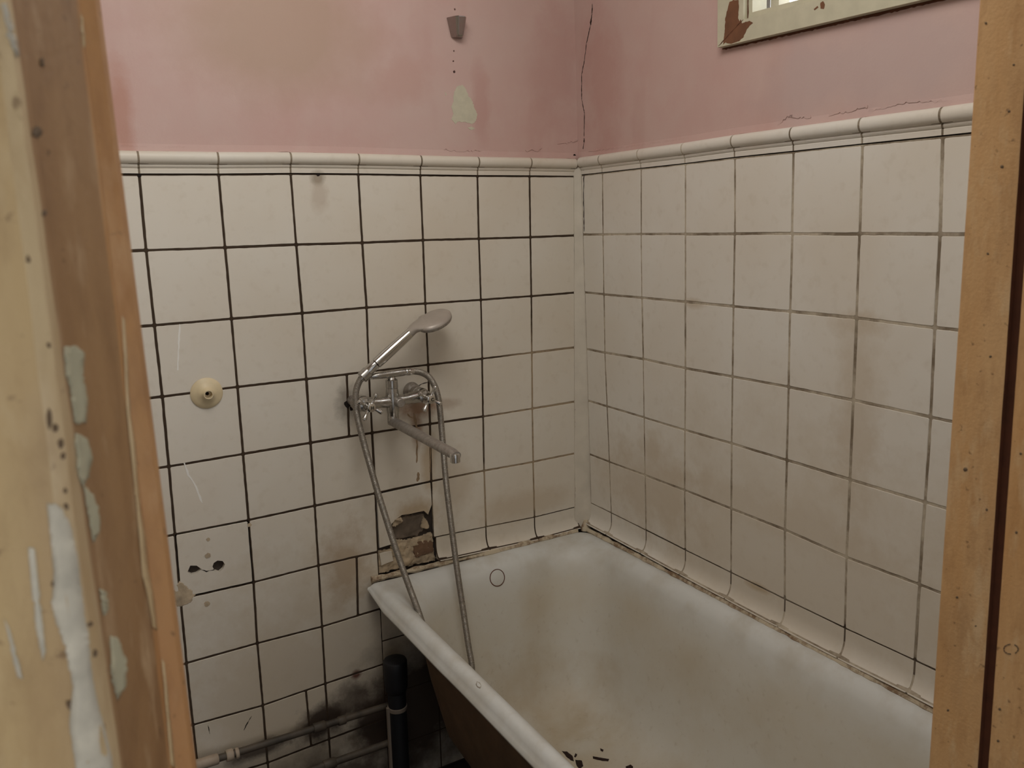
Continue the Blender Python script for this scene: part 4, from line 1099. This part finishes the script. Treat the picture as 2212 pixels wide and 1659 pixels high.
# hose: from the handle down into the bath and back up to the cradle bar
def HP(u, v, o): return PL(u, v, o)
hose_pts = [HP(781, 816, 0.070), HP(774, 829, 0.072), HP(769, 846, 0.076), HP(768.5, 870, 0.082), HP(770.5, 892, 0.086), HP(777, 923, 0.090), HP(788, 965, 0.096), HP(799, 1004, 0.10),
            HP(812, 1050, 0.108), HP(829, 1105, 0.118), HP(848, 1165, 0.13), HP(865, 1215, 0.142), HP(884, 1268, 0.155), HP(905, 1325, 0.165), HP(925, 1385, 0.175),
            HP(952, 1450, 0.20), HP(985, 1500, 0.22), HP(1012, 1500, 0.21), HP(1020, 1450, 0.185), HP(1012, 1395, 0.165), HP(1003, 1335, 0.150), HP(992, 1262, 0.128),
            HP(982, 1190, 0.110), HP(973, 1120, 0.095), HP(964, 1045, 0.085), HP(958, 975, 0.080), HP(953, 915, 0.078), HP(949, 875, 0.076), HP(944, 848, 0.072),
            HP(936, 828, 0.068), HP(925, 813, 0.066), HP(909, 804.5, 0.064), HP(893, 802, 0.064)]
path = resample(smooth_path(hose_pts, 10), 0.0006)
B = MB()
rad = [0.0073 + 0.0005 * math.cos(2 * math.pi * (i * 0.0006) / 0.0030) for i in range(len(path))]
B.sweep(path, rad, 14)
B.build('shower_hose', M['hose_metal'], shower, True, 'ribbed steel hose looping down into the bath')
B = MB(); pa = cb_; pb = PL(896, 802, OC); B.sweep([pa, pa.lerp(pb, 0.1), pa.lerp(pb, 0.5), pa.lerp(pb, 0.8), pb], [0.0078, 0.0088, 0.0088, 0.0074, 0.0066], 24)
B.build('hose_nut', M['chrome_clean'], shower, True)
B = MB(); B.sweep([PL(789, 808, OC + 0.006), PL(784, 813, 0.070), PL(779, 821, 0.071)], [0.0085, 0.0080, 0.0068], 20)
B.build('hose_ferrule', M['chrome'], shower, True)

# ================================================================== SMALL THINGS
# chrome shower holder on the pink wall
br = empty('shower_holder', PL(992, 60), 'small chrome tapered shower holder on the pink wall below a screw hole', 'shower holder')
def PH(u, v, o): return PL(u, v, o)
B = MB()
o0, o1 = 0.0, 0.024
top = [PH(968.5, 37.5, o0), PH(994, 41, o1), PH(1011, 43, o1), PH(1015, 44, o1 * 0.55), PH(1004, 42, o0)]
bot = [PH(974, 78, o0), PH(991, 79, o1 * 0.8), PH(1004, 77, o1 * 0.8), PH(1010, 75, o1 * 0.5), PH(1000, 76, o0)]
tp = WL(PL(970, 40).x, PL(970, 40).z, 0)
# tapered wedge: left flank, rounded nose, right flank
def sec(cx, cz, w0, d, zoff=0.0):
    out = [WL(cx - w0 / 2, cz, -0.001), WL(cx - w0 / 2, cz, 0.002), WL(cx - w0 * 0.30, cz, d * 0.82), WL(cx - w0 * 0.18, cz, d), WL(cx + w0 * 0.18, cz, d), WL(cx + w0 * 0.30, cz, d * 0.82), WL(cx + w0 / 2, cz, 0.002), WL(cx + w0 / 2, cz, -0.001)]
    return out
cx0 = PL(985, 60).x; zt = PL(985, 38, 0.012).z; zb = PL(985, 80, 0.012).z
S = [sec(cx0, zt + 0.001, 0.045, 0.030), sec(cx0, zt, 0.047, 0.0315), sec(cx0 + 0.001, zb + 0.004, 0.030, 0.022), sec(cx0 + 0.001, zb, 0.026, 0.017)]
B.v += [p for s_ in S for p in s_]
for i in range(3):
    for q in range(8): B.f.append((i * 8 + q, i * 8 + (q + 1) % 8, (i + 1) * 8 + (q + 1) % 8, (i + 1) * 8 + q)); B.m.append(0)
B.f.append(tuple(range(8))); B.m.append(0); B.f.append(tuple(24 + q for q in range(8))); B.m.append(0)
ho = B.build('holder_body', M['dark_chrome'], br)
bv = ho.modifiers.new('bevel', 'BEVEL'); bv.width = 0.0015; bv.segments = 3
# plastic rosette with pipe stub hole
rp = PL(446, 849)
ros = empty('pipe_rosette', rp, 'yellowed white plastic cone rosette on the left tiled wall', 'rosette')
B = MB(); ax = Vector((0, -1, LL))
B.lathe(rp, ax, [(0.0003, 0.033), (0.002, 0.0335), (0.0045, 0.031), (0.007, 0.025), (0.011, 0.016), (0.017, 0.0112), (0.021, 0.0102), (0.0225, 0.0095), (0.0225, 0.0078), (0.012, 0.0072), (0.009, 0.0068), (0.009, 0.0040), (0.002, 0.0038)], 48, close=True)
B.build('cone', M['white_plastic'], ros, True)
B = MB(); B.lathe(rp, ax, [(0.0005, 0.008), (0.004, 0.008), (0.0042, 0.001)], 24); B.build('bore', M['dark_hole'], ros, True)
# waste pipe standing under the bath
wp0 = PL(853, 1425, 0.075); rr0 = 0.021
wx, wy = wp0.x, wp0.y
waste = empty('waste_pipe', (wx, wy, 0), 'dark grey plastic waste pipe standing under the bath end', 'pipe')
zt_ = wp0.z
B = MB(); B.lathe((wx, wy, 0.0), (0, 0, 1), [(0, 0.0225), (zt_ - 0.07, 0.0225)], 32); B.build('pipe_body', M['pipe_plastic'], waste, True)
B = MB(); B.lathe((wx, wy, zt_ - 0.085), (0, 0, 1), [(0, 0.0226), (0.006, 0.0265), (0.018, 0.0285), (0.060, 0.0290), (0.080, 0.0295), (0.085, 0.0275), (0.0865, 0.024), (0.087, 0.010)], 32); B.build('pipe_socket', M['pipe_plastic'], waste, True)
B = MB(); zc_ = PL(855, 1530, 0.08).z
B.lathe((wx, wy, zc_ - 0.006), (0, 0, 1), [(0, 0.0228), (0.001, 0.0245), (0.010, 0.0245), (0.011, 0.0228)], 32); B.build('pipe_ring', M['pipe_clip'], waste, True)
p0_ = PL(838, 1530, 0.10); B = MB(); B.box((p0_.x - 0.003, wy - 0.027, 0.02), (p0_.x + 0.003, wy - 0.019, p0_.z)); B.build('strap', M['pipe_clip'], waste, False, 'pale vertical strap on the pipe')
# two supply pipes along the foot of the wall
def supply(name, a, b_, r, o, label, coup):
    pa, pb = PL(*a, o), PL(*b_, o); d = (pb - pa); root = empty(name, pa, label, 'pipe', group=None)
    pa = pa - d * ((pa.x - XF - 0.02) / d.x); B = MB(); B.sweep([pa, pa.lerp(pb, 0.5), pb], r, 16); B.build('pipe_body', M['pipe_paint'], root, True)
    for (u, v, L, rr__, mt, nm) in coup:
        c = PL(u, v, o); t = d.normalized(); B = MB(); B.lathe(c - t * L / 2, t, [(0, rr__ * .9), (0.002, rr__), (L - 0.002, rr__), (L, rr__ * .9)], 20); B.build(nm, M[mt], root, True)
    return root
supply('supply_pipe', (440, 1648), (838, 1524), 0.0085, 0.030, 'upper of two painted supply pipes low on the left wall', [(447, 1646, 0.05, 0.0125, 'pipe_white', 'coupling'), (496, 1631, 0.016, 0.0135, 'pipe_white', 'nut'), (512, 1627, 0.008, 0.0125, 'pipe_white', 'ring'), (690, 1570, 0.03, 0.012, 'pipe_paint', 'coupling'), (738, 1556, 0.02, 0.011, 'pipe_paint', 'coupling')])
supply('supply_pipe', (660, 1668), (842, 1604), 0.0090, 0.060, 'lower of two painted supply pipes, ending at the dark waste pipe', [(712, 1650, 0.03, 0.0125, 'pipe_paint', 'coupling')])
